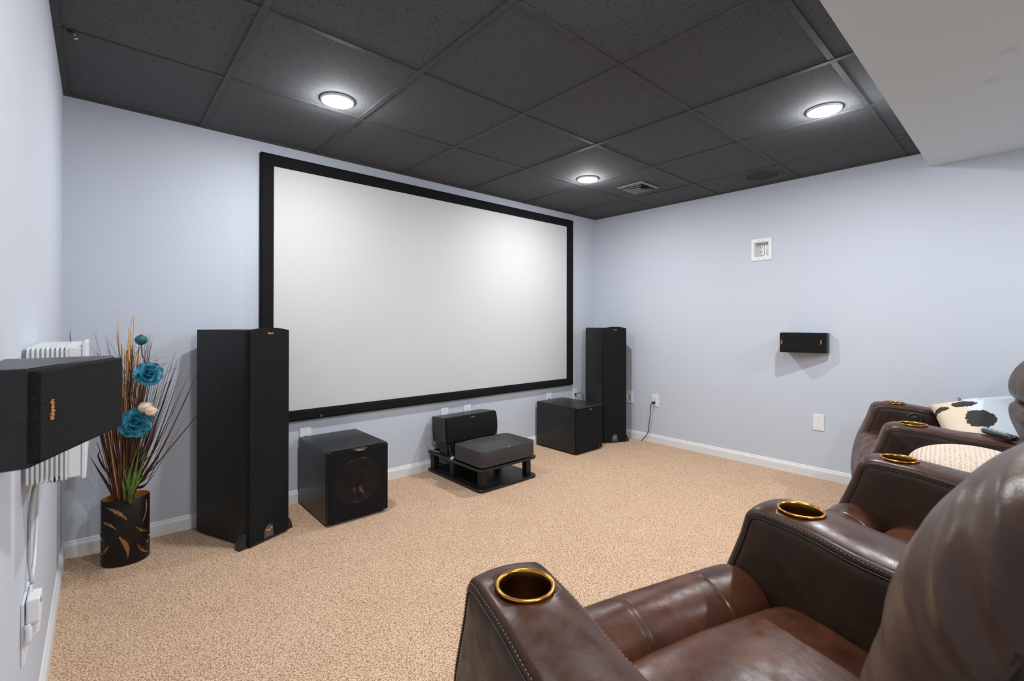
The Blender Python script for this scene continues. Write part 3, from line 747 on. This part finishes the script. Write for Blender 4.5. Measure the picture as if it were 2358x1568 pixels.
bm = B()                                            # wiry dark grass arching at the top
for i in range(75):
    u = rnd.choice((rnd.uniform(206, 300), rnd.uniform(290, 352), rnd.uniform(330, 412))); v_ = rnd.uniform(755, 850) if u < 360 else rnd.uniform(800, 900)
    tip = fit(at(u, v_, DV + rnd.uniform(-.08, .06)))
    b_ = stem_base(i, 75, .025); k_ = b_.lerp(Vector((VX + .04, VY - .02, .75)), 1)
    k_ = b_.lerp(tip, .62); k_.x += (.035 if u < 300 else -.012); k_.z += .03
    if rnd.random() < .35: tip2 = tip + Vector((rnd.uniform(-.03, .05), rnd.uniform(-.02, .02), -rnd.uniform(.01, .05))); tip2 = fit(tip2)
    else: tip2 = tip
    m2 = b_.lerp(k_, .5); m2.x = VX + (m2.x - VX) * .3; m2.y = VY + (m2.y - VY) * .3
    tube(bm, cat([b_, m2, k_, tip.lerp(k_, .25), tip2], 4), [.0019 * (1 - j / 17.5) + .0003 for j in range(17)], 4)
o_ = obj('wiry_grass', bm, 'dark_blade', None, True); o_['kind'] = 'stuff'; tag(o_, 'wiry near-black dried grass fanning from the top of the vase bouquet', 'dried grass')

blades = [(463, 838, 0), (452, 868, 0), (478, 757, 1), (441, 800, 0), (436, 905, 0), (421, 842, 0), (400, 852, 0), (387, 812, 0), (404, 930, 0), (429, 872, 0), (352, 772, 0), (383, 905, 0), (470, 872, 1), (390, 985, 0), (366, 955, 0), (410, 820, 0), (373, 850, 0), (446, 930, 1), (360, 800, 0), (425, 960, 1)]
for i, (u, v_, thin) in enumerate(blades):
    tip = fit(at(u, v_, DV + .02 + rnd.uniform(-.16, -.02))); b_ = stem_base(i, 20, .03)
    k_ = b_.lerp(tip, .55) + Vector((-.018, 0, .02))
    bm = B(); m2 = b_.lerp(k_, .5); m2.x = VX + (m2.x - VX) * .22 + .012; m2.y = VY + (m2.y - VY) * .3; m2.z = max(m2.z, .31); blade(bm, [b_, m2, k_, tip], .0034 if thin else .0085, tw=i * .7)
    tag(obj('burgundy_blade', bm, 'burgundy_blade', None, True), 'long burgundy dried leaf blade fanning right out of the corner vase', 'leaf blade', 'burgundy leaf blades fanning right from the vase')
def one_blade(pts, w, label, mat='dark_blade', tw=0):
    tag(obj('leaf_blade', blade(B(), pts, w, tw=tw), mat, None, True), label, 'leaf blade')
b_ = Vector((VX, VY, .25))
one_blade([b_, at(300, 1110, DV - .02), at(345, 1085, DV - .06), at(430, 985, DV - .14), at(495, 905, DV - .2), at(530, 855, DV - .24)], .0036, 'long dark blade arching right in front of the left tower speaker')
one_blade([b_ + Vector((-.02, 0, 0)), at(250, 1120, DV - .02), at(228, 1085, DV - .04), fit(at(204, 1046, DV - .05))], .0075, 'broad dark blade leaning left low over the vase rim', tw=1)
one_blade([b_ + Vector((-.01, 0, 0)), at(262, 1110, DV), at(235, 1070, DV - .02), at(226, 1045, DV - .02), at(242, 1030, DV - .02)], .0065, 'folded dark blade on the left of the vase bouquet', tw=1)
one_blade([b_ + Vector((-.03, .02, 0)), fit(at(235, 1000, DV)), fit(at(190, 870, DV)), fit(at(152, 788, DV)), fit(at(135, 755, DV))], .006, 'dark blade whose tip shows above the white ribbed box', tw=1)

t = thing('green_leaf_spray', 'spray of long green leaves low in the corner vase', 'leaves', (VX, VY, .04))
off = Vector((VX, VY, .04))
for i, (a_, b2, c_, w) in enumerate([((300, 1120), (318, 1060), (347, 985), .011), ((305, 1120), (335, 1060), (392, 1016), .006), ((295, 1130), (300, 1085), (332, 990), .012), ((290, 1140), (285, 1100), (316, 1062), .012), ((300, 1130), (325, 1075), (350, 1035), .012), ((296, 1135), (288, 1090), (298, 1072), .011), ((305, 1135), (322, 1090), (336, 1040), .011), ((300, 1140), (312, 1090), (322, 1020), .011), ((302, 1140), (330, 1095), (345, 1060), .009)]):
    d0 = DV - .04 - .008 * i
    pts = [Vector((.005 * (i - 4), .0, .20)), at(*a_, d0) - off, at(*b2, d0 - .01) - off, at(*c_, d0 - .02) - off]
    obj('leaf', blade(B(), pts, w, tw=.6 * i), 'green_leaf', t, True)

def flower(u, v_, d, r, facing, label):
    c = at(u, v_, d); t = thing('teal_flower', label, 'flower', c, 0)
    q = Vector((0, 0, 1)).rotation_difference(Vector(facing).normalized()).to_matrix()
    for ring_, (n, ln, tilt, wd) in enumerate(((5, 1.0, .22, .66), (4, .72, .65, .50), (2, .42, 1.1, .32))):
        for i in range(n):
            a0 = 2 * PI * i / n + ring_ * .5 + rnd.uniform(-.15, .15); bm = B(); G_ = []
            for ii in range(9):
                f = ii / 8; row = []
                for jj in range(7):
                    s_ = jj / 3 - 1; wdt = wd * r * math.sin(PI * (f * .72 + .12)) * s_ * 1.05
                    rad_ = ln * r * f; hgt = r * (math.sin(tilt) * f * .9 + .22 * s_ * s_ * (f) - .30 * max(0, f - .6) * (1 - abs(s_) * .3)) + .002 * math.sin(9 * f + 4 * s_ + i)
                    p = Vector((rad_ * math.cos(tilt * .7), wdt, hgt)); p = Matrix.Rotation(a0, 3, 'Z') @ p
                    row.append(bm.verts.new(q @ p))
                G_.append(row)
            for a_, b_ in zip(G_, G_[1:]):
                for j in range(6): bm.faces.new((a_[j], a_[j + 1], b_[j + 1], b_[j]))
            o_ = obj('petal', bm, 'teal_petal', t, True)
            md = o_.modifiers.new('thick', 'SOLIDIFY'); md.thickness = .0009
    bm = B(); bmesh.ops.create_icosphere(bm, subdivisions=2, radius=r * .16); bmesh.ops.translate(bm, vec=q @ Vector((0, 0, r * .28)), verts=bm.verts); obj('centre', bm, 'teal_pod', t, True)
    bb = Vector((VX, VY, .03)) - c
    obj('stem', tube(B(), cat([q @ Vector((0, 0, -.002)), q @ Vector((0, 0, -.03)), Vector((VX + .012, VY - .030, .36)) - c, Vector((VX + .006, VY - .012, .24)) - c, bb], 6), .002, 6), 'twig', t, True)
    return t
face = (CAM - at(320, 900, DV)); 
flower(342, 862, DV - .10, .054, face + Vector((.3, 0, .5)), 'upper teal flower in the vase bouquet')
flower(313, 974, DV - .12, .064, face + Vector((0, 0, .25)), 'lower and larger teal flower in the vase bouquet')

c = at(325, 783, DV - .04); t = thing('teal_seed_pod', 'round ribbed teal seed pod on a stalk above the bouquet', 'seed pod', c)
bm = B(); n = 40
lathe(bm, [(0, -.023), (.010, -.021), (.019, -.012), (.0235, 0), (.0215, .011), (.014, .019), (.004, .0225), (0, .020)], n)
for v_ in bm.verts:
    a_ = math.atan2(v_.co.y, v_.co.x); k_ = 1 + .05 * math.cos(10 * a_); v_.co.x *= k_; v_.co.y *= k_
obj('pod', bm, 'teal_pod', t, True)
obj('crown', lathe(B(), [(.006, .020), (.007, .024), (.004, .026), (0, .024)], 12), 'twig', t, True)
bb = Vector((VX + .01, VY, .03)) - c
obj('stem', tube(B(), cat([(0, 0, -.022), (.004, 0, -.07), (.012, 0, -.2), bb], 6), .0026, 6), 'twig', t, True)
for i, (u, v_, rr_, lab) in enumerate(((334, 939, .027, 'left of the two cream dried buds in the bouquet'), (347, 947, .022, 'right of the two cream dried buds in the bouquet'))):
    c = at(u, v_, DV - .10 - .03 * i); t = thing('cream_bud', lab, 'dried bud', c)
    bm = B(); lathe(bm, [(0, -rr_), (rr_ * .55, -rr_ * .8), (rr_ * .95, -rr_ * .2), (rr_ * .9, rr_ * .35), (rr_ * .5, rr_ * .8), (rr_ * .2, rr_ * 1.25), (0, rr_ * 1.1)], 24)
    for v2 in bm.verts:
        a_ = math.atan2(v2.co.y, v2.co.x); k_ = 1 + .09 * math.sin(5 * a_ + 20 * v2.co.z); v2.co.x *= k_; v2.co.y *= k_
    obj('husk', bm, 'cream_petal', t, True, rot=(.3, (1.2, 1.5)[i], .5))
    bb = Vector((VX + .01, VY - .01, .03)) - c
    obj('stem', tube(B(), cat([(0, 0, -rr_ * .6), (.004, 0, -.10), Vector((VX + .018, VY - .025, .36)) - c, bb], 6), .0019, 6), 'twig', t, True)

# ------------------------------------------------------------------ recliners
ARMPROF = [(.160, .012), (.184, .10), (.196, .22), (.192, .33), (.172, .43), (.144, .505), (.121, .565), (.110, .602), (.101, .628), (.084, .644), (.055, .6505), (0, .6495), (-.06, .647), (-.11, .640), (-.17, .633), (-.28, .631), (-.42, .632), (-.56, .628), (-.64, .605), (-.675, .54), (-.685, .40), (-.685, .20), (-.68, .012)]
def arm_mesh(k0, kl, kr):
    """k0 front half width, kl/kr extra half width per metre towards the back on each side"""
    P = [Vector((p.x, p.y)) for p in cat([(a, b, 0) for a, b in ARMPROF], 4)]
    n = len(P); nor = []
    for i in range(n):
        d = (P[min(i + 1, n - 1)] - P[max(i - 1, 0)]).normalized(); nor.append(Vector((d.y, -d.x)))   # inward checked below
    nor = [Vector((-a.x, -a.y)) if a.dot(Vector((-.25, .3)) - p) < 0 else a for a, p in zip(nor, P)]
    r = .017
    lat = [(-1, 1), (-1, .70), (-1, .40), (-1, .15), (-.5, 0), (0, 0), (.5, 0), (1, .15), (1, .40), (1, .70), (1, 1)]
    def HW(s_, side): return k0 + (kl if side < 0 else kr) * max(0, -s_ + .02)
    def row(q):
        side, e = q; out = []
        for p, nn_ in zip(P, nor):
            w = HW(p.x, side)
            if abs(side) == 1 and e > 0 or e == 0:
                if e == 0: l = side * (w - r) * 1.0 if abs(side) < 1 else side * (w - r)
                else: l = side * (w - r + r * math.sin(e * PI / 2))
                dd = r * (1 - math.cos(e * PI / 2)) if e > 0 else 0
            lw = l / w; crown = .009 * (1 - lw * lw)
            out.append((l, p + nn_ * (dd - crown)))
        return out
    bm = B(); rows = []
    for q in lat:
        rows.append([bm.verts.new((l, p.x, max(p.y, .008))) for l, p in row(q)])
    # side panels: shallow groove then a softly puffed panel
    for side, idx in ((-1, 0), (1, -1)):
        cur = rows[idx]; prev = cur
        for ins, out_ in ((.002, -.0012), (.007, .0015), (.022, .0045)):
            nr = []
            for p, nn_ in zip(P, nor):
                w = HW(p.x, side); q_ = p + nn_ * (r + ins)
                nr.append(bm.verts.new((side * (w + out_), q_.x, max(q_.y, .008))))
            for i in range(n - 1):
                bm.faces.new((prev[i], prev[i + 1], nr[i + 1], nr[i]))
            bm.faces.new((prev[n - 1], prev[0], nr[0], nr[n - 1])); prev = nr
        # fan to a medial spine so the cap shades evenly
        c_ = bm.verts.new((side * (HW(-.25, side) + .006), -.25, .3))
        for i in range(n): bm.faces.new((prev[i], prev[(i + 1) % n], c_))
    for a, b in zip(rows, rows[1:]):
        for i in range(n - 1): bm.faces.new((a[i], a[i + 1], b[i + 1], b[i]))
        bm.faces.new((a[n - 1], a[0], b[0], b[n - 1]))
    bmesh.ops.recalc_face_normals(bm, faces=bm.faces)
    paths = []
    for side in (-1, 1):
        sm, stt = [], []
        for p, nn_ in zip(P, nor):
            w = HW(p.x, side); q_ = p + nn_ * (r + .001); sm.append(Vector((side * (w + .0005), q_.x, q_.y)))
            q2 = p + nn_ * (r * (1 - math.cos(.62 * PI / 2)) - .0009); stt.append(Vector((side * (w - r + (r + .0009) * math.sin(.62 * PI / 2)), q2.x, q2.y)))
        paths.append((sm, stt))
    return bm, paths
def make_arm(parent, pos, ang, cpos, cang, kl, kr):
    k0 = .076
    bm, paths = arm_mesh(k0, kl, kr)
    ca = math.cos(cang); sa = math.sin(cang)          # world -> chair frame (chair rotz = cang)
    dx, dy = pos[0] - cpos[0], pos[1] - cpos[1]
    loc = (ca * dx + sa * dy, -sa * dx + ca * dy, 0)
    o_ = obj('arm', bm, 'leather_arm', parent, True, loc=loc, rot=(0, 0, ang - cang), angle=60)
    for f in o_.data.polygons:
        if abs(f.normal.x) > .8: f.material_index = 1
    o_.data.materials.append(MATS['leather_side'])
    cb = B(); bmesh.ops.create_cone(cb, cap_ends=True, segments=48, radius1=.0475, radius2=.0475, depth=.14); bmesh.ops.translate(cb, vec=(0, 0, .645), verts=cb.verts)
    cut = obj('cut', cb, 'leather_arm', parent, True, loc=loc, rot=(0, 0, ang - cang), angle=60)
    md = o_.modifiers.new('hole', 'BOOLEAN'); md.object = cut; md.solver = 'EXACT'; md.operation = 'DIFFERENCE'
    bpy.context.view_layer.update()
    me = bpy.data.meshes.new_from_object(o_.evaluated_get(bpy.context.evaluated_depsgraph_get()))
    o_.modifiers.clear(); o_.data = me; bpy.data.objects.remove(cut)
    obj('cup_holder', lathe(B(), [(.0475, .651), (.0535, .6588), (.0530, .6612), (.0505, .6622), (.0475, .6615), (.0455, .658), (.0448, .645), (.0442, .588), (.040, .582), (0, .581)], 56), 'gold', o_, True)
    ch_ = o_.children[-1]; ch_.data.materials.append(MATS['gold_dark'])
    for f in ch_.data.polygons:
        if f.center.z < .652 and math.hypot(f.center.x, f.center.y) < .047: f.material_index = 1
    for sm, stt in paths:
        obj('piping', tube(B(), sm[1:-1], .0017, 6), 'piping_leather', o_, True)
        b2 = B(); acc = 0
        L_ = stt[8:70]
        for a, b in zip(L_, L_[1:]):
            seg = (b - a).length; t_ = -acc
            while t_ < seg:
                if t_ >= 0:
                    d = (b - a).normalized(); c0 = a + d * t_
                    if len(b2.verts) < 4000: tube(b2, [c0, c0 + d * .0042], .0007, 4)
                t_ += .0085
            acc = (seg - (t_ - .0085)) if t_ > seg else 0
            acc = seg - (t_ - .0085); acc = acc if acc > 0 else 0
        obj('stitching', b2, 'thread', o_)
    return o_
def loft_lat(prof, W_, r, nlat=40, crown=.0, seams=(), sub=5, zfun=None, wr=None):
    """closed (s,z) profile swept across the seat with rounded ends and pinched seams"""
    P = [Vector((p.x, p.y)) for p in cat([(a, b, 0) for a, b in prof], sub, True)]; n = len(P)
    cen = sum(P, Vector((0, 0))) / n; nor = []
    for i in range(n):
        d = (P[(i + 1) % n] - P[i - 1]).normalized(); a = Vector((d.y, -d.x))
        nor.append(a if a.dot(cen - P[i]) > 0 else -a)
    hw = W_ / 2; ls = []
    for i in range(7): ls.append(-hw + r * (1 - math.cos(i / 6 * PI / 2)))
    ls += [-hw + r + (2 * hw - 2 * r) * i / nlat for i in range(1, nlat)]
    for i in range(7): ls.append(hw - r * (1 - math.cos((6 - i) / 6 * PI / 2)))
    for s_ in seams: ls += [s_ - .006, s_ - .002, s_, s_ + .002, s_ + .006]
    ls = sorted(set(round(x, 5) for x in ls)); bm = B(); rows = []
    for l in ls:
        e = max(0, (abs(l) - (hw - r)) / r); dd = r * (1 - math.sqrt(max(0, 1 - e * e)))
        for s_ in seams: dd += .0028 * math.exp(-((l - s_) / .0032) ** 2)
        cr_ = crown * (1 - (l / hw) ** 2)
        row = []
        for p, nn_ in zip(P, nor):
            q = p + nn_ * (dd - cr_)
            if wr: q = q + nn_ * wr(l, p)
            row.append(bm.verts.new((l, q.x, q.y)))
        rows.append(row)
    for a, b in zip(rows, rows[1:]):
        for i in range(n): bm.faces.new((a[i], a[(i + 1) % n], b[(i + 1) % n], b[i]))
    bm.faces.new(rows[0]); bm.faces.new(rows[-1])
    return bm
def nz3(x, y, z): return noise.noise(Vector((x, y, z)))
def body(levels, nexp=3.2, nseg=96, sub=6, disp=None):
    """ring loft: (z, s_front, s_back, half_width)"""
    L = cat([(a, b, c) for a, b, c, d in levels], sub); Wd = [p.x for p in cat([(d, 0, 0) for a, b, c, d in levels], sub)]
    bm = B(); rings = []
    for p, w in zip(L, Wd):
        z, sf, sb = p.x, p.y, p.z; cy = (sf + sb) / 2; hy = (sf - sb) / 2; ring_ = []
        for i in range(nseg):
            a = 2 * PI * i / nseg; c, s_ = math.cos(a), math.sin(a)
            x = w * math.copysign(abs(c) ** (2 / nexp), c); y = hy * math.copysign(abs(s_) ** (2 / nexp), s_)
            d = disp(x, y, z, a) if disp else 0
            k_ = 1 + d / max(.05, math.hypot(x, y))
            ring_.append(bm.verts.new((x * k_, cy + y * k_, z)))
        rings.append(ring_)
    for a, b in zip(rings, rings[1:]):
        for i in range(nseg): bm.faces.new((a[i], a[(i + 1) % nseg], b[(i + 1) % nseg], b[i]))
    bm.faces.new(rings[0]); bm.faces.new(rings[-1])
    return bm
ARMS = [((.693, -2.461), 16.0, 0, .0), ((1.433, -2.676), 10.3, .09, .09), ((2.180, -2.754), 0.0, .09, .09), ((2.932, -2.691), -10.6, .09, .09), ((3.600, -2.520), -17.5, 0, 0)]
CH = [((1.063, -2.568), 15.4), ((1.807, -2.715), 5.0), ((2.556, -2.722), -5.4), ((3.266, -2.606), -15.9)]
LAB = ['brown leather recliner in the foreground, its big backrest at the right edge', 'brown leather recliner second from the left wall, next beyond the foreground one', 'brown leather recliner holding the striped cream cushion', 'brown leather recliner by the right wall, holding the cow-spotted cushion']
def folds(x, y, z, a):
    """gathered creases radiating over the side of the head cushion"""
    u = .8 * y - .6 * z
    w = max(0, min(1, (.15 - y) / .07)) * max(0, min(1, (z - .84) / .09)) * max(0, min(1, (1.04 - z) / .04)) * max(0, min(1, (abs(x) - .12) / .10))
    f = math.sin(150 * u + 6 * nz3(x * 5, y * 9, z * 9)) * (.7 + .6 * nz3(x * 6, y * 11, z * 11))
    return .0085 * f * w + .0045 * nz3(x * 7, y * 7, z * 7) + .0012 * nz3(x * 20, y * 26, z * 20)
def recliner(i):
    (cx, cy), ang = CH[i]; rz = R(-ang)
    t = thing('recliner', LAB[i], 'recliner', (cx, cy, 0), rz, 'row of brown leather recliners')
    sh = (-.125, -.11, -.10, -.09)[i]
    bm = B(); bx(bm, -.285, .285, -.66, .10, .03, .36, .01); obj('base_frame', bm, 'leather_side', t)
    wr = lambda l, p: .0016 * nz3(l * 6, p.x * 14, p.y * 7 + i) + .0008 * math.sin(90 * p.x + 8 * nz3(l * 4, p.x * 3, i)) * .5
    bm = loft_lat([(.002, .34), (.003, .415), (.016, .455), (.050, .484), (.095, .494), (.140, .480), (.172, .440), (.190, .37), (.188, .26), (.172, .15), (.14, .09), (.06, .09), (.01, .18)], .606, .030, 44, .006, (-.085, .155), wr=wr)
    fr = obj('footrest', bm, 'leather_seat', t, True)
    bm = loft_lat([(-.006, .34), (-.008, .415), (-.016, .447), (-.045, .468), (-.10, .474), (-.20, .468), (-.32, .460), (-.44, .452), (-.56, .44), (-.60, .40), (-.58, .33), (-.3, .31)], .606, .045, 44, .014, (), wr=wr)
    obj('seat_cushion', bm, 'leather_seat', t, True)
    dy = sh
    bm = body([(.42, -.47 + dy, -.58 + dy, .18), (.44, -.40 + dy, -.62 + dy, .26), (.50, -.345 + dy, -.66 + dy, .285), (.60, -.320 + dy, -.68 + dy, .29), (.68, -.318 + dy, -.69 + dy, .29), (.725, -.345 + dy, -.69 + dy, .28), (.748, -.42 + dy, -.68 + dy, .24), (.752, -.5 + dy, -.6 + dy, .1)], 3.6, disp=lambda x, y, z, a: .003 * nz3(x * 8, y * 8, z * 8))
    obj('back_cushion', bm, 'leather_back', t, True)
    if i == 0:   # head cushion follows the curve seen at the right edge of the photo
        lv = [(.70, -.489, -.649, .22), (.72, -.414, -.729, .27), (.76, -.421, -.749, .285), (.80, -.434, -.754, .29), (.855, -.444, -.761, .297), (.91, -.465, -.769, .301), (.953, -.490, -.777, .300), (.992, -.519, -.784, .292), (1.025, -.558, -.786, .274), (1.052, -.606, -.782, .243), (1.068, -.657, -.763, .178), (1.074, -.70, -.735, .08)]
    else:
        lv = [(.715, -.43, -.56, .20), (.735, -.375, -.64, .27), (.77, -.338, -.66, .292), (.82, -.332, -.67, .30), (.87, -.345, -.68, .302), (.92, -.375, -.685, .295), (.955, -.415, -.69, .285), (.985, -.46, -.69, .265), (1.005, -.515, -.68, .23), (1.012, -.57, -.65, .14)]
        lv = [(a, b + dy, c + dy, d) for a, b, c, d in lv]
    bm = body(lv, 3.0, 200 if i == 0 else 96, 14, folds)
    hc = obj('head_cushion', bm, 'leather_back', t, True)
    ys = -.574 if i == 0 else -.51 + dy
    hc.data.materials.append(MATS['leather_side'])
    for f in hc.data.polygons:
        if f.center.y < ys - (f.center.z - .85) * .42: f.material_index = 1
    for s_ in (-1, 1):     # seam down each side of the head cushion
        pts = [(s_ * (.3025 if .78 < z < .97 else (.3025 - abs(z - (.78 if z <= .78 else .97)) * .55)), ys - (z - .85) * .42, z) for z in [.745 + .025 * j for j in range(11)]]
        obj('piping', tube(B(), cat(pts, 3), .0022, 6), 'piping_leather', hc, True)
    bb_ = (-.64 if i == 0 else -.55 + dy)
    bm = body([(.10, bb_ - .02, bb_ - .20, .26), (.12, bb_, bb_ - .22, .285), (.6, bb_ - .02, bb_ - .24, .296), (.93, bb_ - .06, bb_ - .235, .296), (1.0, bb_ - .09, bb_ - .22, .27), (1.02, bb_ - .12, bb_ - .19, .2)], 6, 64, 4)
    obj('back_shell', bm, 'leather_side', t, True)
    for j in ([i] if i < 3 else [3, 4]):
        (ax, ay), aa, kl, kr = ARMS[j]
        make_arm(t, (ax, ay), R(-aa), (cx, cy), rz, kl, kr)
    if i == 3:
        arm_r = [c for c in t.children if c.name.startswith('arm')][-1]
        bm = B(); lathe(bm, [(.0, .006), (.020, .007), (.0235, .004), (.026, .008), (.034, .0085), (.037, .005), (.037, -.002)], 40)
        cp = obj('control_pad', bm, 'black_plastic', arm_r, True, loc=(-.082, -.075, .585), rot=(R(0), R(-90), 0))
        bm = B(); bx(bm, -.013, .013, -.0008, .0008, .0065, .0082); obj('switch_gap', bm, 'slot_dark', cp)
    return t
for i in range(4): recliner(i)

# ------------------------------------------------------------------ cushions and remote
def cushion(bm, w, h, th, n=44, pinch=.10, p=2.6):
    top, bot = [], []
    for i in range(n + 1):
        ra, rb = [], []
        for j in range(n + 1):
            u = 2 * i / n - 1; v_ = 2 * j / n - 1
            k_ = max(0, (1 - abs(u) ** p) * (1 - abs(v_) ** p)) ** .42
            pu = 1 - pinch * (v_ * v_) * (1 - abs(u) ** 4) * .5 - pinch * .35 * (1 - v_ * v_) * abs(u) ** 3
            pv = 1 - pinch * (u * u) * (1 - abs(v_) ** 4) * .5 - pinch * .35 * (1 - u * u) * abs(v_) ** 3
            x = u * w / 2 * pv; y = v_ * h / 2 * pu; z = th / 2 * k_ + .004 * nz3(x * 14, y * 14, 3) * k_
            ra.append(bm.verts.new((x, y, z)))
            rb.append(ra[-1] if i in (0, n) or j in (0, n) else bm.verts.new((x, y, -z)))
        top.append(ra); bot.append(rb)
    for i in range(n):
        for j in range(n):
            bm.faces.new((top[i][j], top[i + 1][j], top[i + 1][j + 1], top[i][j + 1]))
            q = [bot[i][j], bot[i][j + 1], bot[i + 1][j + 1], bot[i + 1][j]]
            if set(q) != {top[i][j], top[i + 1][j], top[i + 1][j + 1], top[i][j + 1]}: bm.faces.new(q)
    return bm
def in_chair(i, l, s_, z):
    (cx, cy), ang = CH[i]; a = R(ang)
    return (cx + l * math.cos(a) + s_ * math.sin(a), cy - l * math.sin(a) + s_ * math.cos(a), z)
def frame_rot(n, y):
    n = Vector(n).normalized(); y = Vector(y); y = (y - n * y.dot(n)).normalized(); x = y.cross(n)
    return Matrix((x, y, n)).transposed().to_euler()
t = thing('cushion', 'cream and black cow-spotted cushion leaning in the recliner by the right wall', 'cushion', in_chair(3, .085, -.345, .595), 0)
t.rotation_euler = frame_rot((-.50, .02, .80), (-.35, .93, 0))
obj('cover', cushion(B(), .42, .37, .15), 'linen_cow', t, True)
t = thing('cushion', 'pale linen cushion tucked behind the cow-spotted one', 'cushion', in_chair(3, .20, -.46, .620), 0)
t.rotation_euler = frame_rot((-.62, .10, .70), (-.30, .95, .1))
simple('linen_pale', (.58, .62, .68), .9, nscale=30, namp=.12, bump=.4, bscale=500)
obj('cover', cushion(B(), .36, .36, .10, 32), 'linen_pale', t, True)
bm = B()
for cx_, cy_ in ((-.178, .178), (.178, .178), (-.178, -.178), (.178, -.178)):
    for j in range(7):
        a = j * .9; tube(bm, [(cx_ * .96, cy_ * .96, 0), (cx_ * 1.02 + .009 * math.cos(a), cy_ * 1.02 + .009 * math.sin(a), .006 * math.sin(a * 2))], .0016, 5)
obj('tassel', bm, 'burgundy_blade', t)
t = thing('cushion', 'oval cream cushion with beaded stripes lying in the third recliner', 'cushion', in_chair(2, .0, -.185, .565), R(5.4))
bm = B(); bmesh.ops.create_uvsphere(bm, u_segments=64, v_segments=32, radius=1)
for v_ in bm.verts:
    x, y, z = v_.co; v_.co = (x * .23, y * .185, math.copysign(abs(z) ** .85, z) * .088)
obj('cover', bm, 'beaded_fabric', t, True)
t = thing('remote_control', 'glossy black remote control lying on an armrest beside the cow-spotted cushion', 'remote control', (2.965, -2.965, .6445), math.atan2(-.085, -.13))
bm = B(); rings = []
for k_, z in ((.80, 0), (.97, .004), (1, .010), (.96, .017), (.8, .0205), (.5, .0215)):
    rings.append([bm.verts.new((p[0] * (1 - (1 - k_) * .25), p[1] * k_, z)) for p in rrect(-.085, .085, -.021, .021, .018, 6)])
for a, b in zip(rings, rings[1:]):
    for i in range(len(a)): bm.faces.new((a[i], a[(i + 1) % len(a)], b[(i + 1) % len(a)], b[i]))
bm.faces.new(rings[0]); bm.faces.new(rings[-1]); obj('body', bm, 'glossy_black', t, True)
for j in range(3): obj('button', lathe(B(), [(.004, 0), (.004, .0012), (0, .0018)], 14), 'grey_plastic', t, True, loc=(-.02 + .022 * j, 0, .0212))
